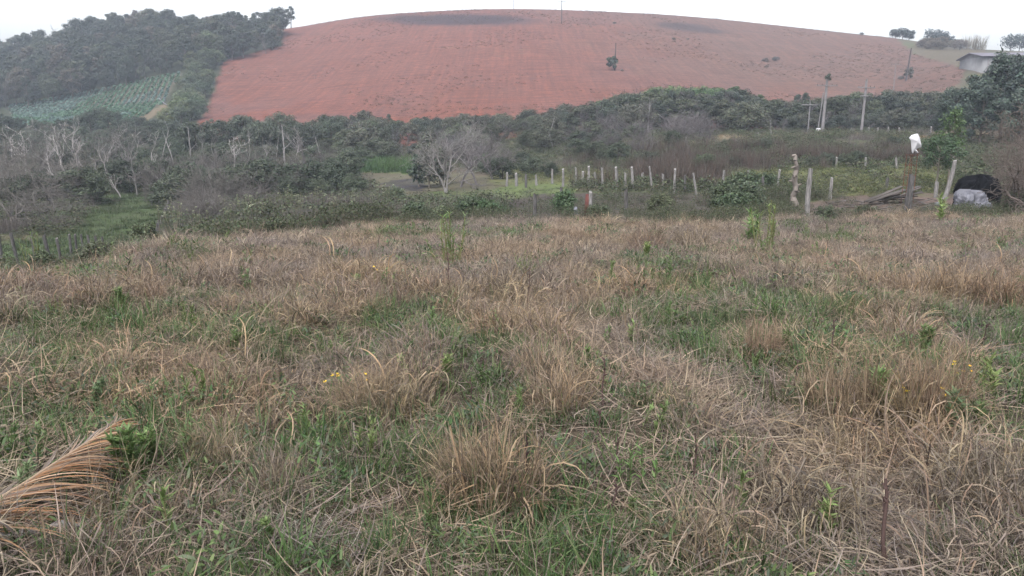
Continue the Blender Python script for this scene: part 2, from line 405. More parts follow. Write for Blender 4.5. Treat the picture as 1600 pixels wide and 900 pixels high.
    fine, mid_ = noise(9, (1, 1, 1), 5), noise(.8, (1, 1, 1), 5)
    c = mixc(n, 1.0, at.outputs['Color'], ramp(fine, .3, .7, (.62, .62, .62), (1.35, 1.35, 1.35)), 'MULTIPLY')
    c = mixc(n, .8, c, mixc(n, 1.0, c, ramp(mid_, .35, .65, (.75, .78, .78), (1.2, 1.17, 1.1)), 'MULTIPLY'))
    # plough lines along the contour, tractor lines up the slope, green-grey stubble dashes
    along, up = noise(1.0, (.06, 1.1, .0), 6), noise(1.0, (.95, .03, .0), 5, R(6))
    diag = noise(1.0, (.55, .05, .0), 4, R(-38))
    rd = mixc(n, 1.0, c, ramp(along, .38, .62, (.74, .78, .82), (1.17, 1.15, 1.11)), 'MULTIPLY')
    rd = mixc(n, .65, rd, mixc(n, 1.0, rd, ramp(up, .4, .6, (.82, .86, .88), (1.13, 1.11, 1.09)), 'MULTIPLY'))
    rd = mixc(n, .5, rd, mixc(n, 1.0, rd, ramp(diag, .4, .6, (.8, .84, .86), (1.16, 1.14, 1.12)), 'MULTIPLY'))
    dash = ramp(noise(1.0, (.14, 1.5, .0), 6), .60, .66, (0, 0, 0), (1, 1, 1))
    patchy = ramp(noise(.02, (1, 1, 1), 3), .48, .6, (0, 0, 0), (.7, .7, .7))
    rd = mixc(n, mathn(n, 'MULTIPLY', dash, patchy), rd, (.12, .105, .065))
    c = mixc(n, at.outputs['Alpha'], c, rd)
    p = N(n, 'ShaderNodeBsdfPrincipled'); p.inputs['Roughness'].default_value = .95; p.inputs['Specular IOR Level'].default_value = .1
    n.links.new(c, p.inputs['Base Color'])
    b = N(n, 'ShaderNodeBump'); b.inputs['Strength'].default_value = .6; b.inputs['Distance'].default_value = .12
    hgt = mathn(n, 'ADD', mathn(n, 'MULTIPLY', fine, .4), mathn(n, 'MULTIPLY', mathn(n, 'MULTIPLY', along, at.outputs['Alpha']), 2.5))
    n.links.new(hgt, b.inputs['Height']); n.links.new(b.outputs[0], p.inputs['Normal'])
    o = N(n, 'ShaderNodeOutputMaterial'); n.links.new(p.outputs[0], o.inputs[0])
    Vf, Cf = V, C.reshape(-1, 4)
    for name, sel in (('ground', ~rf), ('hill', rf)):
        f = F[sel]; used, inv = np.unique(f, return_inverse=True)
        g = obj(name, mk(name, Vf[used], inv.reshape(-1, 4), Cf[used], m, True)); g['kind'] = 'structure'
build_ground()

# ------------------------------------------------------------------ haze
hv = np.array([(x, y, z) for z in (-9.0, 62.0) for y in (-40.0, 455.0) for x in (-640.0, 640.0)])
hz = obj('haze', mk('haze', hv, [(0, 2, 3, 1), (4, 5, 7, 6), (0, 1, 5, 4), (2, 6, 7, 3), (0, 4, 6, 2), (1, 3, 7, 5)])); hz['kind'] = 'stuff'
m, n = mat_new('haze_air'); pv = N(n, 'ShaderNodeVolumePrincipled'); pv.inputs['Color'].default_value = (.72, .82, 1, 1)
pv.inputs['Density'].default_value = .0004; pv.inputs['Density Attribute'].default_value = ''
o_ = N(n, 'ShaderNodeOutputMaterial'); n.links.new(pv.outputs[0], o_.inputs['Volume']); hz.data.materials.append(m)
try: m.cycles.homogeneous_volume = True
except Exception: pass

# ------------------------------------------------------------------ scattered ground cover (geometry nodes over points)
def scatter(name, pts, scl, variants, label, cat, tilt=.12, sz=None):
    pts = np.asarray(pts, np.float32); n = len(pts)
    me = bpy.data.meshes.new(name); me.vertices.add(n); me.vertices.foreach_set('co', pts.ravel())
    rot = np.stack([rng.normal(0, tilt, n), rng.normal(0, tilt, n), U(0, 6.28, n)], 1).astype(np.float32)
    s3 = np.repeat(np.asarray(scl, np.float32)[:, None], 3, 1)
    if sz is not None: s3[:, 2] *= sz
    me.attributes.new('rot', 'FLOAT_VECTOR', 'POINT').data.foreach_set('vector', rot.ravel())
    me.attributes.new('scl', 'FLOAT_VECTOR', 'POINT').data.foreach_set('vector', s3.ravel())
    me.attributes.new('idx', 'INT', 'POINT').data.foreach_set('value', rng.integers(0, len(variants), n).astype(np.int32))
    o = obj(name, me); tag(o, label, cat, None, 'stuff')
    g = bpy.data.node_groups.new(name, 'GeometryNodeTree')
    g.interface.new_socket('Geometry', in_out='INPUT', socket_type='NodeSocketGeometry')
    g.interface.new_socket('Geometry', in_out='OUTPUT', socket_type='NodeSocketGeometry')
    gi, go = g.nodes.new('NodeGroupInput'), g.nodes.new('NodeGroupOutput')
    jn = g.nodes.new('GeometryNodeJoinGeometry')
    for me_v in variants:
        src = bpy.data.objects.new(me_v.name, me_v)
        oi = g.nodes.new('GeometryNodeObjectInfo'); oi.inputs['Object'].default_value = src; oi.inputs['As Instance'].default_value = False
        gt = g.nodes.new('GeometryNodeGeometryToInstance')
        g.links.new(oi.outputs['Geometry'], gt.inputs[0]); g.links.new(gt.outputs[0], jn.inputs[0])
    ip = g.nodes.new('GeometryNodeInstanceOnPoints'); ip.inputs['Pick Instance'].default_value = True
    def na(nm, t):
        x = g.nodes.new('GeometryNodeInputNamedAttribute'); x.data_type = t; x.inputs['Name'].default_value = nm; return x.outputs[0]
    e2r = g.nodes.new('FunctionNodeEulerToRotation'); g.links.new(na('rot', 'FLOAT_VECTOR'), e2r.inputs[0])
    g.links.new(gi.outputs[0], ip.inputs['Points']); g.links.new(jn.outputs[0], ip.inputs['Instance'])
    g.links.new(na('idx', 'INT'), ip.inputs['Instance Index']); g.links.new(e2r.outputs[0], ip.inputs['Rotation'])
    g.links.new(na('scl', 'FLOAT_VECTOR'), ip.inputs['Scale']); g.links.new(ip.outputs[0], go.inputs[0])
    md = o.modifiers.new('scatter', 'NODES'); md.node_group = g
    return o

STRAW = [(.205, .162, .113), (.175, .138, .098), (.135, .109, .083), (.228, .185, .133), (.108, .086, .071), (.165, .134, .107), (.082, .066, .056), (.195, .142, .092)]
GREY = [(.16, .134, .115), (.125, .107, .093), (.19, .162, .138), (.095, .081, .072), (.145, .117, .096)]
GREEN = [(.046, .085, .025), (.036, .066, .022), (.06, .10, .032), (.03, .053, .02), (.076, .108, .042)]
def tuft_dry(n=120, rad=.17, pal=STRAW, lmin=.18, lmax=.58, lean=.5, droop=1.6, wmax=.0105, curlp=.45):
    a = U(0, 6.28, n); r = rad * np.sqrt(rng.random(n)); base = np.stack([r * np.cos(a), r * np.sin(a), np.full(n, -.02)], 1)
    az = a + rng.normal(0, .9, n); th = np.abs(rng.normal(0, lean, n)); cv = U(-.2, droop, n)
    curl = rng.random(n) < curlp                   # broad leaves that curl over, the rest thin stems
    L = np.where(curl, U(.55 * lmin, .7 * lmax, n), U(lmin, lmax * .85, n)); W = np.where(curl, U(.5 * wmax, wmax, n), U(.0022, .5 * wmax, n))
    base[:, 2] += np.where(curl, U(0, .45 * lmax, n) * rng.random(n), 0); cv = np.where(curl, U(.8, 3.6, n), cv)
    kink = np.where(rng.random(n) < .45, U(.5, 2.2, n), 0)
    return strips(base, az, th, cv, L, W, 6, pick(pal, n, .19), kink, rng.normal(0, .8, n), zmin=.005)
def tuft_mat(n=110, rad=.3, pal=GREY, lmax=.42):
    a = U(0, 6.28, n); r = rad * np.sqrt(rng.random(n)); base = np.stack([r * np.cos(a), r * np.sin(a), U(.0, .10, n) * rng.random(n)], 1)
    return strips(base, U(0, 6.28, n), U(1.15, 1.65, n), rng.normal(0, .35, n), U(.08, lmax * .85, n), U(.0022, .0075, n), 4, pick(pal, n, .22), np.where(rng.random(n) < .4, rng.normal(0, .9, n), 0), rng.normal(0, 1.3, n), zmin=.004)
def tuft_green(n=46, rad=.1, lmin=.12, lmax=.34, wmax=.009, pal=GREEN):
    a = U(0, 6.28, n); r = rad * np.sqrt(rng.random(n)); base = np.stack([r * np.cos(a), r * np.sin(a), np.full(n, -.02)], 1)
    return strips(base, a + rng.normal(0, .7, n), np.abs(rng.normal(.1, .35, n)), U(.1, 1.3, n), U(lmin, lmax, n), U(.003, wmax, n), 5, pick(pal, n), None, rng.normal(0, .3, n), zmin=.004)
def tuft_forb(n=60, rad=.14, hmax=.14):
    a = U(0, 6.28, n); r = rad * np.sqrt(rng.random(n)); P = np.stack([r * np.cos(a), r * np.sin(a), U(.01, hmax, n)], 1)
    return strips(P, U(0, 6.28, n), U(.4, 1.5, n), U(-.2, .7, n), U(.02, .06, n), U(.008, .02, n), 3, pick(GREEN + [(.06, .08, .045), (.055, .075, .05)], n), None, None, .1)
def tuft_culm(n=7, rad=.1, lmin=.5, lmax=.95):
    a = U(0, 6.28, n); r = rad * np.sqrt(rng.random(n)); base = np.stack([r * np.cos(a), r * np.sin(a), np.full(n, -.02)], 1)
    return strips(base, U(0, 6.28, n), np.abs(rng.normal(.15, .5, n)), rng.normal(.05, .2, n), U(lmin, lmax, n), U(.0016, .003, n), 5, pick([(.18, .145, .108), (.14, .113, .088), (.22, .18, .138), (.075, .06, .05)], n), np.where(rng.random(n) < .2, U(.3, 1.2, n), 0), None, .5, zmin=.01)
def variants(name, fn, k, mat, **kw):
    return [mk(name, *fn(**kw), mat) for _ in range(k)]
FARSTRAW = [(.205, .172, .138), (.168, .141, .113), (.236, .20, .162), (.12, .097, .083), (.185, .147, .118), (.098, .08, .07)]
V_DRY = variants('dry_tuft', tuft_dry, 6, M_GRASS)
V_FARDRY = variants('grey_dry_tuft', tuft_dry, 5, M_GRASS, n=130, rad=.22, pal=FARSTRAW, lmin=.12, lmax=.46, lean=.65, droop=1.7, wmax=.013)
V_DRYLOW = variants('short_dry_tuft', tuft_dry, 4, M_GRASS, n=100, rad=.2, pal=GREY + STRAW[:4], lmin=.1, lmax=.32, lean=.8, droop=1.8)
V_MAT = variants('straw_litter', tuft_mat, 5, M_GRASS)
V_MATW = variants('warm_straw_litter', tuft_mat, 3, M_GRASS, pal=[(.20, .16, .12), (.18, .143, .106), (.155, .122, .094), (.22, .18, .135)])
V_GREEN = variants('green_tuft', tuft_green, 5, M_GREEN)
V_GREENLOW = variants('short_green_tuft', tuft_green, 4, M_GREEN, n=70, rad=.16, lmin=.05, lmax=.18, wmax=.007)
V_FORB = variants('low_leafy_tuft', tuft_forb, 4, M_GREEN)
def tuft_sprig(h=.3, stems=4):
    parts = []
    for i in range(stems):
        a = U(0, 6.28); d = np.array([math.cos(a) * U(0, .3), math.sin(a) * U(0, .3), 1.]); b = np.array([rng.normal(0, .04), rng.normal(0, .04), 0]); L = h * U(.5, 1)
        parts.append(tubes([[*b, *(b + d * L), .003, .0015]], 4, (.06, .065, .03)))
        n = 26; f = U(.2, 1, n); P = b + d * (L * f)[:, None]
        parts.append(strips(P, np.arange(n) * 2.4, U(.3, 1.0, n), U(.1, .7, n), U(.025, .055, n), U(.007, .014, n), 3, pick([(.085, .13, .042), (.07, .11, .036), (.105, .145, .055)], n), None, None, .1))
    return merge(parts)
V_SPRIG = variants('leafy_sprig', tuft_sprig, 5, M_GREEN)
V_CULM = variants('straw_stems', tuft_culm, 4, M_GRASS)

def cand(dens, y0, y1, side=.78, extra=1.5):
    area = ((side * y1 + extra) + (side * y0 + extra)) * (y1 - y0)
    n = int(dens * area); Y = U(y0, y1, int(n * 1.4)); X = U(-1, 1, len(Y)) * (side * y1 + extra)
    k = np.abs(X) < side * Y + extra
    return X[k], Y[k]
# edge of the near field, beyond which the ground falls into the valley
EDGE_PX = [-200, 0, 100, 200, 300, 400, 600, 800, 1000, 1200, 1400, 1600, 1900]
EDGE_Y = [10.6, 11.4, 12.6, 14.8, 17.4, 19.4, 21.5, 22, 21.5, 21.5, 23.5, 24, 24]
def clumps(X, Y, g, seed):
    xi, yi = np.floor(X / g).astype(np.int64), np.floor(Y / g).astype(np.int64); best = np.full(X.shape, -1.0); rid = np.zeros(X.shape)
    def hh(a, b, k):
        n = (a * 73856093 + b * 19349663 + (seed + k) * 83492791) & 0x7fffffff
        n = ((n ^ (n >> 13)) * 1274126177) & 0x7fffffff
        return ((n ^ (n >> 16)) & 0xffff) / 65535.0
    for dx in (-1, 0, 1):
        for dy in (-1, 0, 1):
            cx, cy = xi + dx, yi + dy; r = g * (.26 + .36 * hh(cx, cy, 3))
            v = np.exp(-((X - (cx + hh(cx, cy, 1)) * g) ** 2 + (Y - (cy + hh(cx, cy, 2)) * g) ** 2) / r ** 2)
            m = v > best; best = np.where(m, v, best); rid = np.where(m, hh(cx, cy, 4), rid)
    return best, rid
TRACK = [(900, 520), (1010, 590), (1120, 640), (1225, 705), (1310, 775), (1400, 880), (1440, 960)]
def track(px, py):
    d = np.full(px.shape, 1e9)
    for (x0, y0), (x1, y1) in zip(TRACK[:-1], TRACK[1:]):
        t = np.clip(((px - x0) * (x1 - x0) + (py - y0) * (y1 - y0)) / ((x1 - x0) ** 2 + (y1 - y0) ** 2), 0, 1)
        w_ = 26 + (y0 + t * (y1 - y0) - 520) * .16
        d = np.minimum(d, np.hypot(px - x0 - t * (x1 - x0), (py - y0 - t * (y1 - y0)) * 1.5) / w_)
    return np.exp(-d ** 2)
def near_scatter():
    out = {}
    def add(key, X, Y, m, s):
        out.setdefault(key, []).append(np.stack([X[m], Y[m], H(X[m], Y[m]), s[m]], 1))
    for y0, y1, dm in ((1.5, 4, 1.5), (4, 8, 1.2), (8, 14, .8), (14, 25, .5)):
        X, Y = cand(34 * dm, y0, y1)
        px, py = topx(X, Y, H(X, Y)); ins = Y < np.interp(px, EDGE_PX, EDGE_Y) + rng.normal(0, .5, len(X))
        g = near_mask(X, Y) + rng.normal(0, .02, len(X))
        c, rid = clumps(X, Y, .78, 5); c2, rid2 = clumps(X + 5, Y, .42, 9)
        c = np.maximum(c, .8 * c2); live = g + (rid - .5) * .16
        big = (.42 + .62 * c) * (.8 + .5 * rid) + (0 if y0 < 8 else .05)
        lowfront = np.where(Y < 2.7, .7, 1.0)
        rnd = rng.random(len(X)); tr = track(px, py)
        clear = np.exp(-((px - 50) / 110) ** 2 - ((py - 832) / 16) ** 2) + (inpoly(px, py, [(-200, 900), (-200, 700), (20, 760), (150, 690), (165, 720), (140, 800), (60, 830)]) * .8)
        up = rnd > tr * 1.15 + clear
        dry = ins & (live < .54) & up & (rng.random(len(X)) < c * 1.1 + .12)
        fardry = rng.random(len(X)) < smooth(7, 13, Y)
        add('dry', X, Y, dry & ~fardry, big * U(.75, 1.1, len(X)) * lowfront)
        add('fardry', X, Y, dry & fardry, big * U(.7, 1.1, len(X)))
        add('drylow', X, Y, ins & (live < .60) & up & (rnd > .45), (.5 + .5 * c) * U(.7, 1.15, len(X)) * lowfront)
        add('green', X, Y, ins & (live > .50) & up & (rnd < .33), U(.5, 1.0, len(X)) * lowfront)
        add('greenlow', X, Y, ins & (live > .44) & up & (rnd > .5), U(.5, 1.1, len(X)))
        X, Y = cand(22 * dm, y0, y1)
        px, py = topx(X, Y, H(X, Y)); ins = Y < np.interp(px, EDGE_PX, EDGE_Y)
        g = near_mask(X, Y) + rng.normal(0, .05, len(X)); rnd = rng.random(len(X)); tr = track(px, py)
        stick = inpoly(px, py, [(-80, 850), (132, 805), (142, 850), (-80, 910)])
        add('mat', X, Y, ins & ~stick & (rnd < .22 + .5 * tr), U(.6, 1.1, len(X)))
        add('matw', X, Y, ins & ~stick & ((rnd > .84) | (tr > .3 + .4 * rng.random(len(X)))), U(.7, 1.25, len(X)))
        add('forb', X, Y, ins & ((g > .5) & (rnd < .35) | (rnd < .10) & (Y > 7)) & (tr < .3), U(.5, 1.1, len(X)) * np.where(Y > 9, 1.5, 1))
        add('sprig', X, Y, ins & (rnd > .962) & (g > .38), U(.5, 1.15, len(X)) * np.where(Y > 8, 1.25, 1))
        add('culm', X, Y, ins & (rnd < .05), U(.45, .9, len(X)) * np.where(Y < 3, .6, 1))
    cfg = (('dry', 'dry_grass', V_DRY, 'dry straw coloured grass standing over the near field', .2), ('fardry', 'grey_dry_grass', V_FARDRY, 'greyish tan curled dry grass over the farther half of the field', .25), ('drylow', 'short_dry_grass', V_DRYLOW, 'short greyish dry grass between the taller straw of the near field', .2),
           ('green', 'green_grass', V_GREEN, 'fresh green grass blades between the dry straw of the near field', .15), ('greenlow', 'short_green_grass', V_GREENLOW, 'short green grass low on the soil of the near field', .15),
           ('mat', 'straw_litter', V_MAT, 'grey flattened dead grass lying on the near field', .06), ('matw', 'trampled_straw', V_MATW, 'yellowish trampled straw lying flat on the near field', .06),
           ('forb', 'low_leafy_weeds', V_FORB, 'small green leaves growing low between the dead grass', .1), ('sprig', 'leafy_sprigs', V_SPRIG, 'small upright leafy green sprigs scattered through the dry grass', .12), ('culm', 'straw_stems', V_CULM, 'long thin pale grass stems leaning over the near field', .3))
    for key, name, vs, lab, tilt in cfg:
        a = np.concatenate(out[key]); scatter(name, a[:, :3], a[:, 3], vs, lab, 'grass', tilt)
near_scatter()

# ------------------------------------------------------------------ valley ground cover, 22 to 115 m
def tuft_far(n, rad, lmin, lmax, w0, w1, pal, lean=.3, droop=.8, K=3, mat=None, name='valley_tuft', kvar=4):
    out = []
    for _ in range(kvar):
        a = U(0, 6.28, n); r = rad * np.sqrt(rng.random(n)); base = np.stack([r * np.cos(a), r * np.sin(a), np.full(n, -.05)], 1)
        out.append(mk(name, *strips(base, a + rng.normal(0, .9, n), np.abs(rng.normal(0, lean, n)), U(0, droop, n), U(lmin, lmax, n), U(w0, w1, n), K, pick(pal, n, .22)), mat))
    return out
def leafy_far(n, rad, h, s, pal, name, kvar=4):
    out = []
    for _ in range(kvar):
        a = U(0, 6.28, n); r = rad * np.sqrt(rng.random(n)); P = np.stack([r * np.cos(a), r * np.sin(a), h * rng.random(n) * (1 - .5 * (r / rad) ** 2)], 1)
        out.append(mk(name, *leaves(P, np.array([[0, 0, 1.]]) + np.stack([np.cos(a), np.sin(a), 0 * a], 1) * .5, np.full(n, s), pick(pal, n, .22)), M_GREEN))
    return out
VF_MEADOW = tuft_far(50, .5, .12, .4, .012, .03, [(.032, .054, .02), (.04, .06, .024), (.028, .045, .019), (.046, .05, .028)], .45, 1.0, mat=M_GREEN, name='meadow_tuft')
OLIVE = [(.04, .056, .028), (.05, .064, .03), (.034, .043, .026), (.06, .063, .036), (.055, .048, .036)]
VF_OLIVE = leafy_far(110, .6, .75, .07, OLIVE, 'weed_tuft')
def olive_near():
    a = tuft_dry(60, .3, [(.075, .062, .052), (.095, .08, .065), (.05, .045, .036)], .3, .8, .3, .5, .008)
    n = 230; q = U(0, 6.28, n); r = .4 * np.sqrt(rng.random(n)); P = np.stack([r * np.cos(q), r * np.sin(q), .62 * rng.random(n)], 1)
    return merge([a, leaves(P, rng.normal(0, .6, (n, 3)) + [[0, 0, .8]], np.full(n, .032), pick(OLIVE, n, .25))])
VF_OLIVENEAR = [mk('near_weed_tuft', *olive_near(), M_GREEN) for _ in range(4)]
VF_YELLOW = leafy_far(80, .6, .5, .08, [(.08, .088, .033), (.062, .076, .028), (.098, .094, .045), (.05, .063, .027)], 'garden_tuft')
VF_RED = tuft_far(60, .6, .7, 1.7, .012, .028, [(.06, .042, .036), (.07, .05, .04), (.052, .045, .04), (.068, .058, .048)], .22, .35, mat=M_GREEN, name='reddish_tuft')
VF_GREY = tuft_far(70, .6, .5, 1.3, .008, .02, [(.085, .075, .072), (.11, .095, .09), (.065, .058, .056), (.083, .072, .06)], .35, .5, mat=M_GREEN, name='grey_stem_tuft')
VF_REED = tuft_far(60, .5, .7, 1.5, .02, .045, [(.045, .088, .027), (.058, .10, .033), (.038, .07, .024)], .22, .8, mat=M_GREEN, name='reed_tuft')
VF_STRAW = tuft_far(60, .55, .25, .7, .012, .03, [(.19, .15, .10), (.15, .12, .08), (.21, .175, .12)], .4, .9, mat=M_GRASS, name='verge_tuft')
def valley_scatter():
    X, Y = [], []
    for y0, y1, d in ((12.5, 30, 5.5), (30, 50, 3.4), (50, 80, 1.9), (80, 122, 1.0)):
        x, y = cand(d, y0, y1, .74, 2); X.append(x); Y.append(y)
    X, Y = np.concatenate(X), np.concatenate(Y); Z = H(X, Y); px, py = topx(X, Y, Z)
    out_e = Y > np.interp(px, EDGE_PX, EDGE_Y) - .8
    X, Y, Z, px, py = X[out_e], Y[out_e], Z[out_e], px[out_e], py[out_e]
    n = len(X); rnd = rng.random(n); n2 = fbm(X / 7, Y / 7, 61, 3); n3 = fbm(X / 4, Y / 4, 67, 3)
    jx, jy = px + rng.normal(0, 6, n), py + rng.normal(0, 1.5, n)
    I = lambda P: inpoly(jx, jy, P)
    meadow, lawn, dirt, verge = I(P_MEADOW), I(P_LAWN), I(P_DIRT) | I(P_MUD), I(P_VERGE)
    garden, garden2, soil, debris = I(P_GARDEN), I(P_GARDEN2), I(P_DARKSOIL), I(P_DEBRIS)
    redz = I([(880,292),(895,246),(1010,232),(1150,236),(1420,238),(1470,262),(1130,266),(1110,296)])
    reed = I([(488,268),(500,258),(640,256),(668,262),(650,270),(560,272)])
    reedr = I([(1085,302),(1100,262),(1250,260),(1260,306)]) & (rnd < .25)
    used = np.zeros(n, bool)
    def lay(name, vs, m, s, lab, sz=None, cat='weeds'):
        m = m & ~used; used[m] = True
        if m.sum() > 3: scatter(name, np.stack([X[m], Y[m], Z[m]], 1), s[m], vs, lab, cat, .1, sz)
    bare = (dirt & (rnd < .7)) | (soil & (rnd < .8)) | (debris & (rnd < .8)); used |= bare
    lay('reed_bed', VF_REED, reed, U(.8, 1.2, n), 'bright green reeds in the wet strip below the hedge', None, 'reeds')
    lay('meadow_grass', VF_MEADOW, meadow | (lawn & (rnd < .95)), U(.5, 1.1, n) * np.where(lawn, .35, 1), 'bright green pasture grass in the valley', None, 'grass')
    lay('verge_grass', VF_STRAW, verge & (rnd < .55), U(.3, .7, n), 'pale dry grass along the raised verge below the utility poles', None, 'grass')
    lay('garden_weeds', VF_YELLOW, (garden | garden2) & (rnd < .8), U(.35, .8, n), 'yellowish green low plants around the white posts', None)
    lay('reddish_weeds', VF_RED, redz & (n3 > .47) & (rnd < .7), U(.7, 1.15, n), 'reddish brown dead weeds standing behind the white posts', None)
    lay('grey_weeds', VF_GREY, (((n3 > .62) & (Y > 45)) | ((n3 > .45) & (px > 230) & (px < 640) & (Y > 25) & (Y < 80) & (rnd < .6))) & ~lawn & (rnd < .85), U(.5, 1.0, n), 'grey leafless weed stems filling the valley floor', None)
    lay('near_valley_weeds', VF_OLIVENEAR, ~lawn & (Y < 46) & (rnd < .92), U(.6, 1.25, n) * np.where((px > 600) & (Y < 34), .6, np.where(px < 290, .45, 1)), 'fine green and brown weeds between the dry field and the posts', None)
    lay('valley_weeds', VF_OLIVE, ~lawn & (rnd < .9), U(.6, 1.4, n), 'dark green weedy undergrowth covering the valley floor', None)
valley_scatter()

VF_STUB = tuft_far(26, .45, .12, .4, .03, .07, [(.07, .045, .035), (.075, .055, .042), (.05, .045, .032), (.085, .06, .045)], .7, .8, 2, M_GREEN, 'stubble_tuft')
def stubble():
    n = 60000; X, Y = U(-150, 200, n), U(132, 352, n); Y = np.round(Y / 1.7) * 1.7 + rng.normal(0, .22, n)
    Z = H(X, Y); px, py = topx(X, Y, Z); d = fbm(X / 26, Y / 26, 77, 3) + .1 * (px > 1000)
    k = (inpoly(px, py, P_RED) | ((Y > 320) & (px > 460) & (px < 1390))) & (d + rng.normal(0, .05, n) > .61) & (rng.random(n) < .5)
    scatter('field_stubble', np.stack([X[k], Y[k], Z[k]], 1), U(.5, 1.2, int(k.sum())), VF_STUB, 'dull stubble and weeds in lines across the red ploughed field', 'stubble', .2)
stubble()
# ------------------------------------------------------------------ plant builders
def crown_mesh(name, h, r, n, leaf, lobes, z0, col_=(1, 1, 1), flat=.8, jit=.22, fill=.5, lob=(.34, .56)):
    Ps, Ns = [], []
    L = []
    for i in range(lobes):
        t = (i + .5) / lobes; rl = r * U(*lob)
        zc = z0 + rl * .6 + (h - z0 - rl * 1.4) * (t ** .8); rad = (r - rl * .75) * math.sin(math.pi * min(.93, max(.22, .18 + .72 * t))) * U(.6, 1.1)
        a = i * 2.4 + U(-.5, .5); L.append((rad * math.cos(a), rad * math.sin(a), zc, rl))
    L = np.array(L); wts = L[:, 3] ** 2; k = rng.choice(lobes, n, p=wts / wts.sum())
    d = rng.normal(0, 1, (n, 3)); d[:, 2] += .35; d /= np.linalg.norm(d, axis=1)[:, None]
    rr = L[k, 3] * (fill + (1 - fill) * rng.random(n)) * (1 + .35 * (vnoise(d[:, 0] * 3 + k * 7.7, d[:, 1] * 3 + d[:, 2] * 2.1, 91) - .5))
    P = L[k, :3] + d * rr[:, None] * np.array([1, 1, flat])
    c = np.array([col_]) * (1 + rng.normal(0, jit, (n, 1))).clip(.4, 1.8) * (1 + .25 * (rng.random((lobes, 1)) - .5))[k]
    c = c * (1 + rng.normal(0, .06, (n, 3)))
    me = mk(name, *leaves(P, d + np.array([[0, 0, .3]]), np.full(n, leaf), c), M_LEAF); CROWN_TOP[me.name] = float(np.percentile(P[:, 2], 98)); return me, L
CROWN_TOP = {}
def grow(segs, p, d, length, r, level, maxlev, kids, spread, wig, grav, minr, nseg=4, kidlen=(.45, .75)):
    pts = [p]; dirs = [d]; rad = [r]
    for k in range(nseg):
        d = d + np.array([rng.normal(0, wig), rng.normal(0, wig), rng.normal(0, wig * .6) + grav]); d /= np.linalg.norm(d)
        q = p + d * length / nseg; r1 = max(minr, r * (1 - .55 * (k + 1) / nseg) if level < maxlev else r * (1 - .8 * (k + 1) / nseg))
        segs.append([*p, *q, rad[-1], r1]); p = q; pts.append(p); dirs.append(d); rad.append(r1)
    if level >= maxlev: return
    for i in range(kids[level]):
        k = rng.integers(1 if level else max(1, nseg // 3), nseg + 1)
        dd = dirs[k] + rng.normal(0, spread, 3); dd[2] += .15; dd /= np.linalg.norm(dd)
        grow(segs, pts[k], dd, length * U(*kidlen), max(minr, rad[k] * .62), level + 1, maxlev, kids, spread, wig * 1.15, grav, minr, max(2, nseg - 1), kidlen)
def bare_mesh(name, h, r0, maxlev, kids, spread, wig, stems=1, stemlean=.15, grav=.02, minr=.006, c=(1, 1, 1), rad=.15, nseg=5, kidlen=(.45, .75)):
    segs = []
    for i in range(stems):
        a = U(0, 6.28); ln = abs(rng.normal(0, stemlean)) + .02
        d = np.array([math.cos(a) * ln, math.sin(a) * ln, 1.]); d /= np.linalg.norm(d)
        q = rad * math.sqrt(rng.random()) if stems > 1 else 0
        grow(segs, np.array([q * math.cos(a), q * math.sin(a), -.15]), d, h * U(.55, .8), r0 * U(.7, 1.1), 0, maxlev, kids, spread, wig, grav, minr, nseg, kidlen)
    S = np.array(segs); cc = np.array([c]) * (1 + rng.normal(0, .12, (len(S), 1)))
    me = mk(name, *tubes(S, 4, cc), M_BARK); TALLNESS[me.name] = float(np.percentile(S[:, 5], 98.5)); return me
TALLNESS = {}
def trunk_mesh(name, h, r, lobes=None, c=(.5, .46, .42)):
    segs = []; p = np.array([0, 0, -.3]); k = 5
    for i in range(k):
        q = np.array([rng.normal(0, .05 * h / 6), rng.normal(0, .05 * h / 6), -.3 + (h + .3) * (i + 1) / k])
        segs.append([*p, *q, r * (1 - .6 * i / k), r * (1 - .6 * (i + 1) / k)]); p = q
    if lobes is not None:
        for L in lobes:
            z0 = max(.25 * h, min(h * .95, L[2] - L[3] * 1.2)); s = np.array([0, 0, z0]); e = np.array([L[0], L[1], L[2]]); md = (s + e) / 2 + np.array([0, 0, -.15])
            segs += [[*s, *md, r * .4, r * .28], [*md, *e, r * .28, r * .08]]
    return mk(name, *tubes(segs, 6, c), M_BARK)

TREES = []                                     # (crown mesh, trunk mesh, height)
for i in range(8):
    h = 8.0; c, L = crown_mesh('crown', h, U(2.6, 3.3), 5600, .165, int(U(15, 24)), U(.8, 1.8), fill=.3, jit=.3, lob=(.22, .46))
    TREES.append((c, trunk_mesh('trunk', h * .8, .16, L), h))
TALL = []
for i in range(3):
    h = 9.0; c, L = crown_mesh('crown', h, U(1.5, 1.9), 3600, .16, 14, U(.6, 1.4), flat=1.2, fill=.3, jit=.3, lob=(.25, .5))
    TALL.append((c, trunk_mesh('trunk', h * .85, .13, L), h))
BUSH = []
for i in range(5):
    h = 3.0; c, L = crown_mesh('foliage', h, U(1.5, 2.0), 5200, .075, int(U(13, 19)), .1, fill=.25, jit=.3, lob=(.22, .46))
    BUSH.append((c, trunk_mesh('trunk', h * .7, .06, L), h))
FINE = []
for i in range(4):
    c, L = crown_mesh('foliage', 1.3, U(.55, .75), 3600, .042, 9, .05, fill=.1, jit=.3)
    FINE.append((c, trunk_mesh('stem', 1.0, .025, L), 1.3))
GREYTREE = [bare_mesh('branches', 7.5, .14, 3, (8, 5, 4), .55, .15, 1, .06, .03, .016, kidlen=(.4, .65)) for _ in range(4)]
GREYSHRUB = [bare_mesh('branches', 3.0, .035, 2, (5, 4), .5, .16, 15, .45, .0, .010, rad=.6) for _ in range(4)]
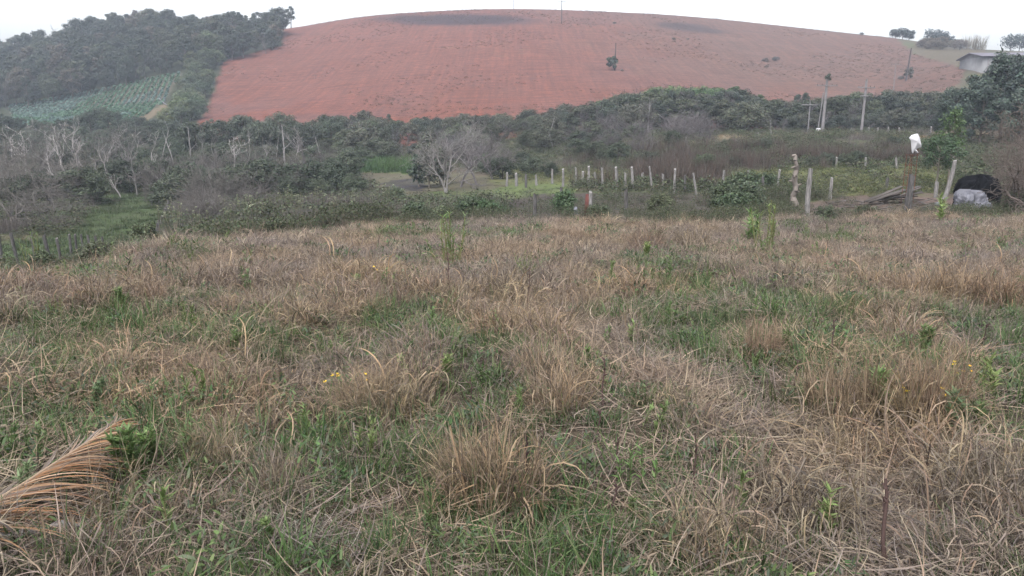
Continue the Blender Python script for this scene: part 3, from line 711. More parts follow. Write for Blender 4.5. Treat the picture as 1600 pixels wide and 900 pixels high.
GREYTREE_FINE = [bare_mesh('branches', 6.0, .15, 4, (6, 4, 4, 3), .65, .26, 2, .25, -.015, .010, rad=.3, kidlen=(.45, .7)) for _ in range(3)]
WHITETREE = [bare_mesh('branches', 6.5, .095, 3, (5, 3, 3), .5, .15, 1, .12, .03, .014, nseg=7, kidlen=(.35, .6)) for _ in range(4)]
SNAG = [bare_mesh('branches', 6.5, .10, 1, (4,), .5, .08, 1, .05, .03, .015, nseg=6, kidlen=(.12, .3)) for _ in range(3)]

def plant(kind, name, loc, h, label, cat, group, color, bark=(.11, .10, .095), wide=1.0, var=None):
    bank = {'tree': TREES, 'tall': TALL, 'bush': BUSH, 'fine': FINE}[kind]
    c, t, h0 = bank[rng.integers(0, len(bank))] if var is None else bank[var]
    s = h / CROWN_TOP[c.name]
    r = empty(name, loc, U(0, 6.28), (s * wide, s * wide, s), label, cat, group)
    obj('crown' if kind in ('tree', 'tall') else 'foliage', c, r, color=color); obj('trunk' if kind in ('tree', 'tall') else 'stem', t, r, color=bark)
    return r
def bare(bank, name, loc, h, h0, label, cat, group, color, wide=1.0, lean=0.0):
    me = bank[rng.integers(0, len(bank))]; s = h / TALLNESS[me.name]
    o = obj(name, me, None, loc, (rng.normal(0, lean), rng.normal(0, lean), U(0, 6.28)), (s * wide, s * wide, s), color)
    return tag(o, label, cat, group)
def htop(Y, base_z, top_py): return zrow(Y, top_py) - base_z
ORD = 'zero first second third fourth fifth sixth seventh eighth ninth tenth eleventh twelfth thirteenth fourteenth fifteenth sixteenth seventeenth eighteenth nineteenth twentieth'.split()
def ordw(i):
    if i <= 20: return ORD[i]
    if i >= 100: return 'hundred-' + (ordw(i - 100) if i > 100 else 'th')
    tens = {2: 'twenty', 3: 'thirty', 4: 'forty', 5: 'fifty', 6: 'sixty', 7: 'seventy', 8: 'eighty', 9: 'ninety'}
    t, u = divmod(i, 10)
    return tens[t] + '-' + ORD[u] if u else tens[t][:-1] + 'ieth'
def number(objs, fmt):
    """label a row of things by their order from the left of the photo"""
    k = [(topx(o.location.x, o.location.y, o.location.z)[0], o) for o in objs]
    for i, (_, o) in enumerate(sorted(k, key=lambda q: q[0])): o['label'] = fmt.format(ordw(i + 1))
def tint(c, a=.18): return tuple(float(x) for x in np.array(c) * U(1 - a, 1 + a))

# ---- wood on the left hilltop
def left_wood():
    pts = []
    Xc, Yc = U(-245, -78, 16000), U(210, 322, 16000)
    for X, Y in zip(Xc, Yc):
        z = float(H(X, Y)); px, py = topx(X, Y, z)
        if px < -45 or px > 438: continue
        fr = np.interp(px, [-120, 0, 100, 200, 290, 350, 400, 438], [214, 217, 224, 232, 240, 250, 262, 270])
        if Y < fr: continue
        gap = 4.3 if Y < fr + 14 or Y > 300 else 6.0
        if any((X - a) ** 2 + (Y - b) ** 2 < gap * gap for a, b, *_ in pts): continue
        pts.append((X, Y, z, px, fr))
    rows = {'front': [], 'crest': [], 'inner': []}
    for X, Y, z, px, fr in pts:
        where = 'front' if Y < fr + 9 else ('crest' if Y > 303 else 'inner')
        k = rng.random()
        c = (.036, .046, .034) if k < .55 else ((.05, .058, .037) if k < .82 else (.066, .06, .046))
        h = U(7, 10.0) if where != 'crest' else (U(5.5, 11) if px < 300 else U(5, 8))
        if where == 'front': h = U(5.5, 9)
        nm = 'dark' if k < .55 else ('olive green' if k < .82 else 'brownish')
        if k > .94: o = bare(GREYTREE, 'bare_tree', (X, Y, z), h, 7.5, None, 'tree', 'trees of the hilltop wood', (.085, .08, .078), 1.1); nm = 'grey leafless'
        else: o = plant('tree' if rng.random() < .85 else 'tall', 'forest_tree', (X, Y, z), h, None, 'tree', 'trees of the hilltop wood', tint(c), (.16, .15, .14), U(.95, 1.3))
        rows[where].append((nm, o))
    txt = {'front': '{} tree on the lower edge of the hilltop wood, {} such from the left',
           'crest': '{} tree on the skyline of the hilltop wood, {} such from the left',
           'inner': '{} tree amid the hilltop wood, {} such from the left'}
    for wh, lst in rows.items():
        for nm in ('dark', 'olive green', 'brownish', 'grey leafless'):
            number([o for q, o in lst if q == nm], txt[wh].format(nm, '{}'))
left_wood()
# lone tree on the skyline
Xl, Yl, zl = gx(455, 331)
c_, L_ = crown_mesh('crown', 8.6, 2.0, 420, .42, 7, 3.0, fill=.15)
r_ = empty('skyline_tree', (Xl, Yl, zl - .3), 0, 1.05, 'lone spindly tree on the skyline where the wood meets the red field', 'tree')
obj('crown', c_, r_, color=(.04, .055, .045)); obj('trunk', trunk_mesh('trunk', 7, .2, L_), r_, color=(.12, .11, .11))

# ---- crop rows and the things beside them
def crops():
    P = []
    for row in np.arange(-230, -55, 1.55):
        Y = np.arange(178, 262, .42); X = row - (Y - 200) * .30 + rng.normal(0, .07, len(Y)); Y = Y + rng.normal(0, .05, len(Y))
        Z = H(X, Y); px, py = topx(X, Y, Z); k = inpoly(px, py, P_CROP)
        P.append(np.stack([X[k], Y[k], Z[k]], 1))
    P = np.concatenate(P); n = len(P); n *= 2; P = np.repeat(P, 8, 0) + np.stack([rng.normal(0, .2, 4*n), rng.normal(0, .2, 4*n), U(.08, .4, 4*n)], 1)
    tone = fbm(P[:, 0] / 12, P[:, 1] / 12, 71, 2)[:, None]
    C = np.where(tone > .52, np.array([[.07, .115, .098]]), np.array([[.05, .10, .06]])) * (1 + rng.normal(0, .2, (4*n, 1))).clip(.5, 1.6)
    o = obj('vegetable_crop', mk('vegetable_crop', *leaves(P, np.tile([0, 0, 1.], (4*n, 1)), np.full(4*n, .24), C, 1.5), M_LEAF))
    tag(o, 'blue green vegetable rows on the slope below the hilltop wood', 'crop', None, 'stuff')
crops()
def bar(name, p, q, r, mat, label=None, cat=None, group=None, sides=8, parent=None, bend=0):
    p, q = np.array(p, float), np.array(q, float); k = 6 if bend else 1; S = []
    f = lambda t: p + (q - p) * t + np.array([0, 0, -bend * 4 * t * (1 - t)])
    for i in range(k): S.append([*f(i / k), *f((i + 1) / k), r, r])
    v, fa, c = tubes(S, sides)
    me = mk(name, v, fa, c, mat)
    return tag(obj(name, me, parent), label, cat, group)
a, b = gp(249, 157), gp(264, 167)
bar('irrigation_pipe', (a[0], a[1], a[2] + .5), (b[0], b[1], b[2] + .4), .13, M_SHEET, 'pale pipe lying bent at the lower right corner of the vegetable plot', 'pipe', bend=.4)
a = gp(258, 159)
bar('short_stake', a, (a[0], a[1], a[2] + 1.3), .12, M_SHEET, 'short pale stake standing beside the vegetable plot', 'stake')

# ---- bushes between the vegetable plot and the red field
lst = []
for px, Y, h, c in ((345, 262, 7.5, (.06, .085, .045)), (328, 255, 8.5, (.065, .09, .05)), (310, 248, 6, (.055, .07, .04)), (338, 246, 4.5, (.075, .095, .05)), (300, 240, 5.5, (.065, .075, .04)), (318, 236, 6, (.05, .065, .04)),
                    (302, 226, 5, (.07, .08, .045)), (308, 222, 6, (.055, .075, .045)), (325, 222, 4, (.08, .095, .05)), (296, 212, 4.5, (.06, .075, .045)), (300, 207, 5.5, (.05, .07, .045)), (318, 206, 4, (.06, .085, .05)),
                    (290, 196, 3.4, (.075, .10, .045)), (296, 192, 4.5, (.06, .08, .045)), (310, 190, 3.6, (.09, .10, .06)), (278, 182, 3, (.09, .13, .05)), (284, 178, 4.2, (.08, .11, .05)), (300, 172, 4.2, (.055, .075, .045)), (262, 170, 3, (.09, .11, .05)), (284, 164, 3.6, (.06, .075, .045)), (302, 215, 4.5, (.06, .075, .045)), (292, 204, 4, (.07, .08, .045)), (300, 200, 4.5, (.055, .07, .045)), (308, 212, 5, (.06, .075, .045)), (315, 228, 5, (.06, .075, .045)), (300, 230, 5.5, (.055, .07, .04)), (325, 240, 6, (.06, .08, .045)), (352, 256, 5, (.06, .08, .045)), (300, 182, 4.5, (.06, .08, .045)), (288, 170, 4, (.075, .09, .045)), (286, 188, 3.4, (.07, .09, .045))):
    lst.append(plant('bush' if h < 5 else 'tree', 'hedge_tree', gx(px, Y), h, None, 'tree', 'trees between the crop and the red field', tint(c, .1), wide=U(1.0, 1.3)))
number(lst, 'olive green tree in the strip between vegetable plot and red field, {} from the left')

# ---- dark trees in front of the vegetable plot
lst = []
for px in np.arange(-40, 252, 15.0):
    px = px + U(-5, 5); Y = U(146, 168); X, Y, z = gx(px, Y)
    top = np.interp(px, [-40, 0, 20, 90, 120, 150, 190, 220, 255], [170, 168, 186, 190, 176, 172, 176, 186, 190]) + U(-5, 9)
    lst.append(plant('tree' if rng.random() < .7 else 'bush', 'valley_tree', (X, Y, z - .2), max(2.5, htop(Y, z, top)), None, 'tree', 'dark trees below the vegetable plot', tint((.045, .058, .04)), wide=U(1, 1.4)))
for px in np.arange(-30, 560, 13.0):
    px = px + U(-6, 6); X, Y, z = gx(px, U(112, 138))
    lst.append(plant('bush', 'valley_tree', (X, Y, z - .2), U(2.4, 4.2), None, 'tree', 'dark trees below the vegetable plot', tint((.048, .06, .042)), wide=U(1, 1.5)))
number(lst, 'dark leafy tree in the band below the vegetable plot, {} from the left')

# ---- hedge and wood strip at the foot of the red field
le, lg = {136: [], 126: [], 116: [], 108: []}, []
TOP_X = [290, 330, 390, 420, 470, 520, 540, 565, 600, 640, 690, 700, 760, 800, 830, 870, 900, 950, 1000, 1050, 1100, 1150, 1180, 1220, 1260, 1300, 1350, 1400, 1440, 1470]
TOP_Y = [204, 206, 204, 196, 200, 196, 185, 174, 184, 186, 180, 180, 178, 180, 172, 168, 158, 150, 140, 137, 134, 136, 146, 156, 152, 146, 148, 142, 150, 140]
for rowY, step in ((136, 11), (126, 13), (116, 16), (108, 24)):
    for px in np.arange(300, 1500, step * 1.0):
        px = px + U(-6, 6); Y = rowY + U(-4, 4); X, Y, z = gx(px, Y)
        top = np.interp(px, TOP_X, TOP_Y) + U(-3, 10) + {136: 0, 126: 4, 116: 14, 108: 30}[rowY]
        h = htop(Y, z, top)
        if rowY == 108 and px > 1050: continue
        if h < 1.8:
            if px < 400 or rowY < 120: continue
            h = U(1.6, 2.3)
        gprob = .0 if px < 480 else (.22 if rowY > 120 else (.34 if rowY == 116 else .4))
        if px > 1180 and rowY < 120: h *= .75
        if rng.random() < gprob:
            lg.append(bare(GREYTREE, 'bare_tree', (X, Y, z), h, 7.0, None, 'tree', 'leafless grey trees at the foot of the red field', tint((.075, .068, .072)), U(.9, 1.3)))
        else:
            c = ((.042, .052, .036), (.055, .062, .042), (.05, .06, .036), (.062, .064, .048), (.036, .047, .036))[rng.integers(0, 5)]
            if 930 < px < 1190 and rowY > 130: c = (.065, .10, .045)
            le[rowY].append(plant('bush' if h < 4.4 else ('tall' if rng.random() < .12 else 'tree'), 'hedge_tree', (X, Y, z - .15), h, None, 'tree', 'leafy trees at the foot of the red field', tint(c), wide=U(1.1, 1.6)))
lt = []
for px, top in ((568, 172), (608, 178), (535, 186), (877, 166), (898, 166), (1243, 148), (1256, 146)):
    X, Y, z = gx(px, 137); lt.append(plant('tall', 'hedge_tree', (X, Y, z - .1), htop(Y, z, top), None, 'tree', 'leafy trees at the foot of the red field', tint((.04, .056, .04), .1), wide=1.1))
for k_, w_ in ((136, 'back-row'), (126, 'second-row'), (116, 'middle-row'), (108, 'front-row')):
    number(le[k_], 'leafy ' + w_ + ' tree of the belt below the red field, {} from the left')
number(lt, 'narrow pointed tree rising above the belt below the red field, {} from the left')
number(lg, 'leafless grey tree in the belt below the red field, {} from the left')
lst = []
for px, Y, top in ((851, 104, 184), (446, 98, 196), (1013, 108, 152), (1150, 112, 172), (1205, 110, 176), (865, 103, 205)):
    X, Y, z = gx(px, Y); lst.append(bare(SNAG, 'pale_snag', (X, Y, z), htop(Y, z, top), 5.0, None, 'dead tree', 'pale bare trunks before the tree belt', (.17, .16, .165), .9))
number(lst, 'pale thin dead trunk rising before the tree belt, {} from the left')

# ---- dead and leafless trees on the left
lst = []
for px, Y, top in ((150, 86, 190), (163, 92, 186), (200, 84, 205), (128, 96, 184), (118, 80, 205), (176, 78, 210), (205, 78, 208), (60, 92, 196), (20, 92, 205), (225, 96, 196), (345, 90, 202), (385, 92, 205), (365, 84, 210), (320, 94, 200), (478, 92, 194), (398, 86, 206), (466, 92, 205), (140, 74, 200), (85, 72, 205), (40, 80, 202), (190, 70, 212), (215, 72, 215), (105, 90, 188), (240, 82, 205)):
    X, Y, z = gx(px, Y); lst.append(bare(WHITETREE, 'dead_tree', (X, Y, z), htop(Y, z, top), 5.2, None, 'dead tree', 'pale dead trees of the left valley', tint((.165, .155, .153), .3), U(.9, 1.3), .12))
number(lst, 'pale dead tree with crooked bare limbs in the left valley, {} from the left')
lst = []
for px, Y, top in ((253, 94, 190), (275, 92, 200), (300, 96, 198), (430, 96, 206), (505, 96, 205)):
    X, Y, z = gx(px, Y); lst.append(bare(SNAG, 'thin_snag', (X, Y, z), htop(Y, z, top), 5.0, None, 'dead tree', 'thin bare trunks of the left valley', (.18, .17, .17), .8))
number(lst, 'thin straight bare trunk among the left valley scrub, {} from the left')
lst = []
for px, Y, top in ((0, 78, 205), (45, 74, 215), (85, 80, 212), (118, 76, 225), (30, 66, 235), (75, 64, 240), (105, 66, 250), (-25, 64, 230), (140, 88, 205), (170, 90, 200), (60, 96, 200), (100, 98, 196), (210, 90, 212), (10, 88, 200), (-15, 74, 212), (230, 100, 205), (128, 70, 262), (90, 58, 262), (125, 60, 280), (40, 56, 255), (5, 54, 250), (70, 50, 280), (20, 48, 275), (110, 52, 300), (-20, 52, 260), (60, 62, 245), (140, 64, 255)):
    X, Y, z = gx(px, Y); lst.append(bare(GREYTREE_FINE, 'leafless_tree', (X, Y, z), htop(Y, z, top), 4.6, None, 'tree', 'twiggy grey trees of the left valley', tint((.085, .079, .074), .3), U(1, 1.4), .06))
number(lst, 'twiggy grey leafless tree in the left valley, {} from the left')
lst = []
for px, Y in zip(np.concatenate([U(238, 420, 24), U(280, 350, 10), U(400, 560, 9)]), np.concatenate([U(52, 92, 24), U(46, 60, 10), U(60, 96, 9)])):
    X, Y, z = gx(px, Y); lst.append(bare(GREYSHRUB, 'leafless_shrub', (X, Y, z), U(1.6, 3.4) if Y > 55 else U(1.2, 2.2), 2.6, None, 'shrub', 'grey leafless shrubs of the valley thicket', tint((.075, .069, .066), .25), U(1, 1.4)))
number(lst, 'grey leafless shrub in the thicket below the hedge, {} from the left')
lst = []
for _ in range(70):
    px, Y = U(-30, 560), U(60, 108); X, Y, z = gx(px, Y)
    if inpoly(*topx(X, Y, z), P_MEADOW): continue
    lst.append(plant('bush', 'thicket_bush', (X, Y, z - .1), U(1.4, 3.2), None, 'shrub', 'dark green bushes within the left thicket', tint((.04, .052, .033), .25), wide=U(1, 1.6)))
number(lst, 'dark green bush inside the grey thicket at left, {} from the left')
# dark leafy mass and bare tree in mid valley
lst = []
for px, Y, top, c in ((672, 72, 205, (.06, .07, .05)), (655, 74, 240, (.045, .065, .042)), (688, 74, 225, (.07, .075, .06))):
    X, Y, z = gx(px, Y); hh = htop(Y, z, top); c_, L_ = crown_mesh('crown', hh, hh * .33, 1500, .15, 13, .2, fill=.2)
    r_ = empty('ivy_covered_tree', (X, Y, z), 0, 1, None, 'tree', 'dark trees beside the bare tree'); obj('crown', c_, r_, color=c); obj('trunk', trunk_mesh('trunk', hh * .8, .1, L_), r_, color=(.2, .19, .18)); lst.append(r_)
number(lst, 'dark leafy tree beside the white footed bare tree, {} from the left')
X, Y, z = gp(697, 301)
me = bare_mesh('branches', 6.4, .14, 4, (8, 5, 4, 3), .55, .13, 2, .22, .03, .009, rad=.12, kidlen=(.45, .72))
r_ = empty('bare_tree', (X, Y, z), 1.0, htop(Y, z, 190) / TALLNESS[me.name], 'bare grey tree with a whitewashed foot beside the dirt patch', 'tree')
obj('branches', me, r_, color=(.165, .155, .152))
obj('whitewash', mk('whitewash', *tubes([[0, 0, 0, .02, 0, .55, .23, .2]], 10), M_POSTW), r_)
for px, Y, top in ((720, 70, 205), (745, 72, 212), (770, 76, 215)):
    X, Y, z = gx(px, Y); o = bare(GREYTREE, 'bare_tree', (X, Y, z), htop(Y, z, top), 6.6, None, 'tree', 'grey trees beside the white footed tree', (.09, .082, .084), 1.2); lst = [o] if px == 720 else lst + [o]
number(lst, 'grey twiggy tree to the right of the white footed tree, {} from the left')

# ---- scrub in the middle distance on the right
lst = []
for _ in range(46):
    px = U(760, 1480); X, Y, z = gx(px, U(70, 100) if px < 1060 else U(62, 84))
    lst.append(plant('bush', 'scrub_bush', (X, Y, z - .1), U(1.0, 2.2) if px < 1060 else U(.7, 1.3), None, 'shrub', 'low bushes between the verge and the weeds', tint((.042, .053, .034), .3), wide=U(1, 1.6)))
for px, Y, h in ((1190, 44, 1.6), (1160, 40, 1.8), (1100, 60, 1.9), (620, 60, 1.6), (560, 66, 1.8)):
    X, Y, z = gx(px, Y); lst.append(plant('fine', 'scrub_bush', (X, Y, z - .1), h * .8, None, 'shrub', 'low bushes between the verge and the weeds', tint((.045, .062, .035), .2), wide=1.2))
number(lst, 'low green bush in the scrub beyond the fence posts, {} from the left')
lst = []
for _ in range(17):
    px, Y = U(700, 1150), U(84, 108); X, Y, z = gx(px, Y)
    lst.append(bare(GREYSHRUB, 'grey_scrub', (X, Y, z), U(2, 4.0), 2.6, None, 'shrub', 'leafless scrub before the tree belt', tint((.085, .077, .08), .22), 1.2))
number(lst, 'grey leafless scrub bush before the tree belt, {} from the left')

# ---- big dark tree mass and small trees on the right
lst = []
for px, Y, top, c, wd in ((1562, 92, 88, (.034, .05, .04), 1.0), (1518, 90, 122, (.036, .052, .042), 1.0), (1590, 88, 104, (.034, .05, .04), 1.0), (1615, 86, 104, (.036, .052, .04), 1.1), (1490, 94, 140, (.04, .055, .042), 1.1), (1530, 84, 140, (.036, .052, .042), 1.1), (1590, 82, 150, (.04, .055, .042), 1.1), (1470, 96, 158, (.042, .055, .042), 1.1)):
    X, Y, z = gx(px, Y); lst.append(plant('tree', 'dense_tree', (X, Y, z), htop(Y, z, top), None, 'tree', 'dark trees below the shed', c, wide=wd * .95))
number(lst, 'tall dark dense tree below the shed, {} from the left')
X, Y, z = gx(1480, 44)
c_, L_ = crown_mesh('crown', 4.6, 1.0, 1500, .07, 12, 1.4, (1, 1, 1), fill=.15, jit=.3)
r_ = empty('young_tree', (X, Y, z), 0, htop(Y, z, 162) / 4.6, 'slender bright green leafed tree above the black tarpaulin', 'tree')
obj('crown', c_, r_, color=(.055, .092, .036)); obj('trunk', trunk_mesh('trunk', 4, .05, L_), r_, color=(.2, .18, .17))
X, Y, z = gx(1462, 42)
c_, L_ = crown_mesh('foliage', 3.3, 1.45, 4200, .06, 14, 1.0, fill=.25, jit=.3, lob=(.25, .45))
r_ = empty('leafy_bush', (X, Y, z), 0, htop(Y, z, 206) / 3.3, 'round dark green small tree beside the white bag', 'tree')
obj('foliage', c_, r_, color=(.035, .062, .032)); obj('stem', trunk_mesh('stem', 2.6, .06, L_), r_, color=(.25, .24, .23))
lst = []
for px, Y, top in ((1572, 26, 165), (1600, 25, 150), (1625, 27, 160), (1575, 34, 225), (1598, 31, 190), (1566, 37, 185)):
    X, Y, z = gx(px, Y); lst.append(bare(GREYTREE_FINE if px != 1556 else GREYSHRUB, 'leafless_bush', (X, Y, z), htop(Y, z, top), 5.0 if px != 1556 else 2.6, None, 'shrub', 'brown leafless bushes at the right edge', tint((.085, .07, .064), .2), .85, .05))
number(lst, 'brown twiggy leafless bush beside the dumped plastic sheet, {} from the left')
lst = []
for px, Y, h, c in ((1128, 29, 1.15, (.06, .08, .045)), (1165, 30, 1.2, (.055, .075, .045)), (1146, 27, .9, (.06, .08, .045)), (882, 29, 1.0, (.06, .095, .045)), (765, 30, .9, (.055, .09, .04)), (740, 31, 1.1, (.06, .085, .045)), (1590, 26, 1.0, (.06, .08, .045)), (690, 30, .9, (.07, .09, .05)), (1030, 28, .8, (.075, .09, .05)), (70, 13.4, .5, (.06, .075, .04)), (150, 14.5, .55, (.065, .075, .045)), (230, 16.5, .6, (.06, .08, .045)), (310, 18.6, .7, (.055, .075, .04)), (360, 19.6, .6, (.065, .08, .045)), (430, 20.6, .7, (.06, .075, .04)), (505, 21.4, .65, (.055, .075, .04)), (580, 22.4, .6, (.07, .08, .05)), (650, 22.6, .7, (.06, .08, .045)), (935, 22.4, .6, (.065, .08, .045)), (1290, 22.6, .6, (.06, .075, .045)), (1350, 23.6, .55, (.07, .08, .05))):
    X, Y, z = gx(px, Y); lst.append(plant('fine', 'leafy_bush', (X, Y, z - .1), h, None, 'shrub', 'green bushes at the far edge of the dry field', tuple(q * .8 for q in c), wide=1.2))
number(lst, 'small green bush at the far edge of the dry field, {} from the left')
# flowering weeds along the slope left of centre
def flower_weed_mesh():
    segs, tips = [], []
    for i in range(9):
        a = U(0, 6.28); d = np.array([math.cos(a) * U(0, .3), math.sin(a) * U(0, .3), 1]); L = U(.8, 1.5); b = np.array([rng.normal(0, .15), rng.normal(0, .15), -.1])
        segs.append([*b, *(b + d * L), .012, .006]); tips.append(b + d * L)
    tips = np.array(tips); st = tubes(segs, 4, (.14, .12, .09))
    n = 130; k = rng.integers(0, 9, n); f = U(.25, .95, n); B = np.array([s[:3] for s in segs])[k] * (1 - f[:, None]) + tips[k] * f[:, None] + rng.normal(0, .06, (n, 3))
    lv = leaves(B, rng.normal(0, 1, (n, 3)), np.full(n, .07), pick([(.05, .068, .032), (.062, .08, .038), (.042, .055, .028)], n), .6)
    heads = []
    for tp in tips:
        m = 7; F = tp + rng.normal(0, .04, (m, 3)) * np.array([1, 1, .5]); F[0] = tp
        heads.append(mk('flower_head', *leaves(F, np.tile([0, 0, 1.], (m, 1)), np.full(m, .04), pick([(.14, .155, .095), (.11, .13, .075), (.18, .19, .13)], m), 1.4), M_LEAF))
    return mk('stems', *merge([st, lv]), M_LEAF), heads
FW = [flower_weed_mesh() for _ in range(4)]
lst = []
for px, py in [(335, 340), (350, 336), (362, 342), (378, 330), (395, 326), (405, 336), (448, 322), (462, 316), (476, 320), (490, 316), (500, 322), (515, 326), (545, 326), (556, 322), (580, 318), (595, 314), (610, 318), (470, 334), (430, 330), (352, 350), (305, 352), (318, 356), (255, 352), (270, 356), (525, 318), (385, 345)]:
    a = gp(px + U(-3, 3), py + 10, 18); f = FW[rng.integers(0, 4)]
    r_ = empty('flowering_weed', a, U(0, 6.28), U(.9, 1.25), None, 'weed', 'pale flowering weeds on the slope')
    obj('stems', f[0], r_); [obj('flower_head', q_, r_) for q_ in f[1]]; lst.append(r_)
number(lst, 'tall weed with pale flower heads on the slope, {} from the left')

# ---- hill details: low scrub piles, palms by the poles, skyline trees, scrub slope
lst = []
for px, py, h, w_, c in ((960, 37, .8, 2.2, (.07, .07, .05)), (1052, 62, .8, 2.6, (.09, .085, .07)), (1075, 62, .7, 2, (.09, .085, .07)), (1196, 96, 1.1, 2.6, (.06, .06, .05)), (1212, 95, 1.4, 2, (.06, .065, .05)), (1198, 105, .7, 3, (.08, .075, .06)), (972, 111, .6, 2, (.10, .09, .07)), (1346, 55, 1.2, 2, (.03, .035, .03)), (1408, 124, 1, 2, (.09, .085, .07))):
    X, Y, z = gp(px, py, 120); c = tuple(q * .6 + .05 for q in c)
    lst.append(plant('bush', 'scrub_patch', (X, Y, z - .2), h, None, 'shrub', 'low scrub patches on the red field', c, wide=w_ * .7))
number(lst, 'low grey scrub patch on the red field, {} from the left')
lst = []
for px, Y, h in ((1399, 322, 5.5), (1410, 322, 6.5), (1420, 323, 5.5), (1455, 318, 8), (1468, 318, 7.5), (1480, 320, 6), (1492, 316, 4.5), (1578, 312, 9), (1592, 312, 9.5), (1606, 310, 9)):
    X, Y, z = gx(px, Y); c_, L_ = crown_mesh('crown', h * .8, h * .5, 700, .36, 7, .6, fill=.3); r_ = empty('skyline_tree', (X, Y, z - .4), 0, 1, None, 'tree', 'trees on the right skyline')
    obj('crown', c_, r_, color=(.03, .042, .038)); obj('trunk', trunk_mesh('trunk', h * .6, .16, L_), r_, color=(.08, .075, .075)); lst.append(r_)
number(lst, 'dark tree on the skyline at the right, {} from the left')
lst = []
for i in range(16):
    px = U(1437, 1500); X, Y, z = gx(px, U(285, 308))
    lst.append(plant('bush', 'slope_bush', (X, Y, z), U(1.5, 3.5), None, 'shrub', 'dull bushes on the slope beside the shed', tint((.09, .075, .055), .3), wide=1.3))
number(lst, 'dull brown bush on the slope left of the shed, {} from the left')
cane = tuft_far(140, 2.2, 3.0, 6.0, .06, .14, [(.11, .088, .06), (.085, .07, .048), (.13, .108, .075)], .2, .6, 3, M_GREEN, 'cane_leaves', 1)[0]
for px, nm in ((1515, 'left'), (1530, 'right')):
    X, Y, z = gx(px, 298); tag(obj('cane_clump', cane, None, (X, Y, z), (0, 0, px)), f'tall brown cane clump behind the shed roof, the {nm} of the two', 'cane', 'cane clumps by the shed')

# ------------------------------------------------------------------ shed
def box(x0, x1, y0, y1, z0, z1):
    V = np.array([(x, y, z) for z in (z0, z1) for y in (y0, y1) for x in (x0, x1)], float)
    return V, np.array([(0, 2, 3, 1), (4, 5, 7, 6), (0, 1, 5, 4), (2, 6, 7, 3), (0, 4, 6, 2), (1, 3, 7, 5)]), np.ones((8, 3))
X, Y, z = gx(1534, 192)
ez = zrow(192, 87)                              # height of the eave
r_ = empty('shed', (X, Y, z), R(-3), 1, 'long pale farm shed with a grey sheet roof on the right', 'building')
eh = ez - z
obj('wall', mk('wall', *box(0, 34, 0, 11, -6, eh - .15), M_WALL), r_)
rf = np.array([(-.7, -.7, eh - .22), (34.7, -.7, eh - .22), (34.7, 5.5, eh + 1.0), (-.7, 5.5, eh + 1.0), (-.7, 11.7, eh - .22), (34.7, 11.7, eh - .22)])
Vr = np.concatenate([rf, rf + np.array([0, 0, .16])])
Fr = [(0, 3, 2, 1), (3, 4, 5, 2), (6, 7, 8, 9), (9, 8, 11, 10), (0, 1, 7, 6), (4, 10, 11, 5), (0, 6, 9, 3), (3, 9, 10, 4), (1, 2, 8, 7), (2, 5, 11, 8)]
obj('roof', mk('roof', Vr, Fr, np.ones((12, 3)), M_ROOF), r_)
gb = np.array([(0, 0, eh - .15), (0, 11, eh - .15), (0, 5.5, eh + .85), (.2, 0, eh - .15), (.2, 11, eh - .15), (.2, 5.5, eh + .85)])
obj('gable', mk('gable', gb, [(0, 2, 1), (3, 4, 5)], np.ones((6, 3)), M_WALL), r_)
for i in range(7): obj('column', mk('column', *box(1 + i * 5.2, 1.3 + i * 5.2, -.12, -.003, -6, eh - .2), M_POLEW if i == 3 else M_CONC), r_)
obj('window_band', mk('window_band', *box(12, 31, -.05, -.004, eh - 1.3, eh - .5), M_DARK), r_)

# ------------------------------------------------------------------ fence posts
def post_mesh(h, r, seed, crook=.02, sides=9):
    rg = np.random.default_rng(seed); K = 9; V = []
    ph = rg.uniform(0, 6.28, 3)
    for k in range(K + 1):
        t = k / K; z_ = -.25 + (h + .25) * t; rr = r * (1 - .18 * t)
        cx, cy = crook * math.sin(3 * t + ph[0]), crook * math.sin(4 * t + ph[1])
        for s in range(sides):
            an = s * 2 * math.pi / sides; q = rr * (1 + .13 * math.sin(2 * an + ph[2] + 2 * t) + rg.normal(0, .05))
            V.append((cx + q * math.cos(an), cy + q * math.sin(an), z_ + (.5 * r * math.cos(an + ph[0]) if k == K else 0)))
    F = [(k * sides + s, k * sides + (s + 1) % sides, (k + 1) * sides + (s + 1) % sides, (k + 1) * sides + s) for k in range(K) for s in range(sides)]
    V.append((np.mean([v[0] for v in V[-sides:]]), np.mean([v[1] for v in V[-sides:]]), np.mean([v[2] for v in V[-sides:]])))
    b = K * sides; F += [(b + s, b + (s + 1) % sides, len(V) - 1, len(V) - 1) for s in range(sides)]
    F = np.array(F); me = bpy.data.meshes.new('fence_post')
    me.from_pydata([tuple(map(float, v)) for v in V], [], [tuple(f) if f[2] != f[3] else tuple(f[:3]) for f in F.tolist()])
    return me
def post(px_t, py_t, px_b, py_b, mat, width=None, name='fence_post', y0=15, crook=.015):
    X, Y, z = gp(px_b, py_b, y0); h = zrow(Y, py_t) - z
    me = post_mesh(h, (width or 5.0) / 2 / FPX * Y, int(px_b * 7 + py_b), crook); me.materials.append(mat)
    dx = (px_t - px_b) / FPX * Y
    return obj(name, me, None, (X, Y, z), (rng.normal(0, .02), math.atan2(dx, h), U(0, .3)))
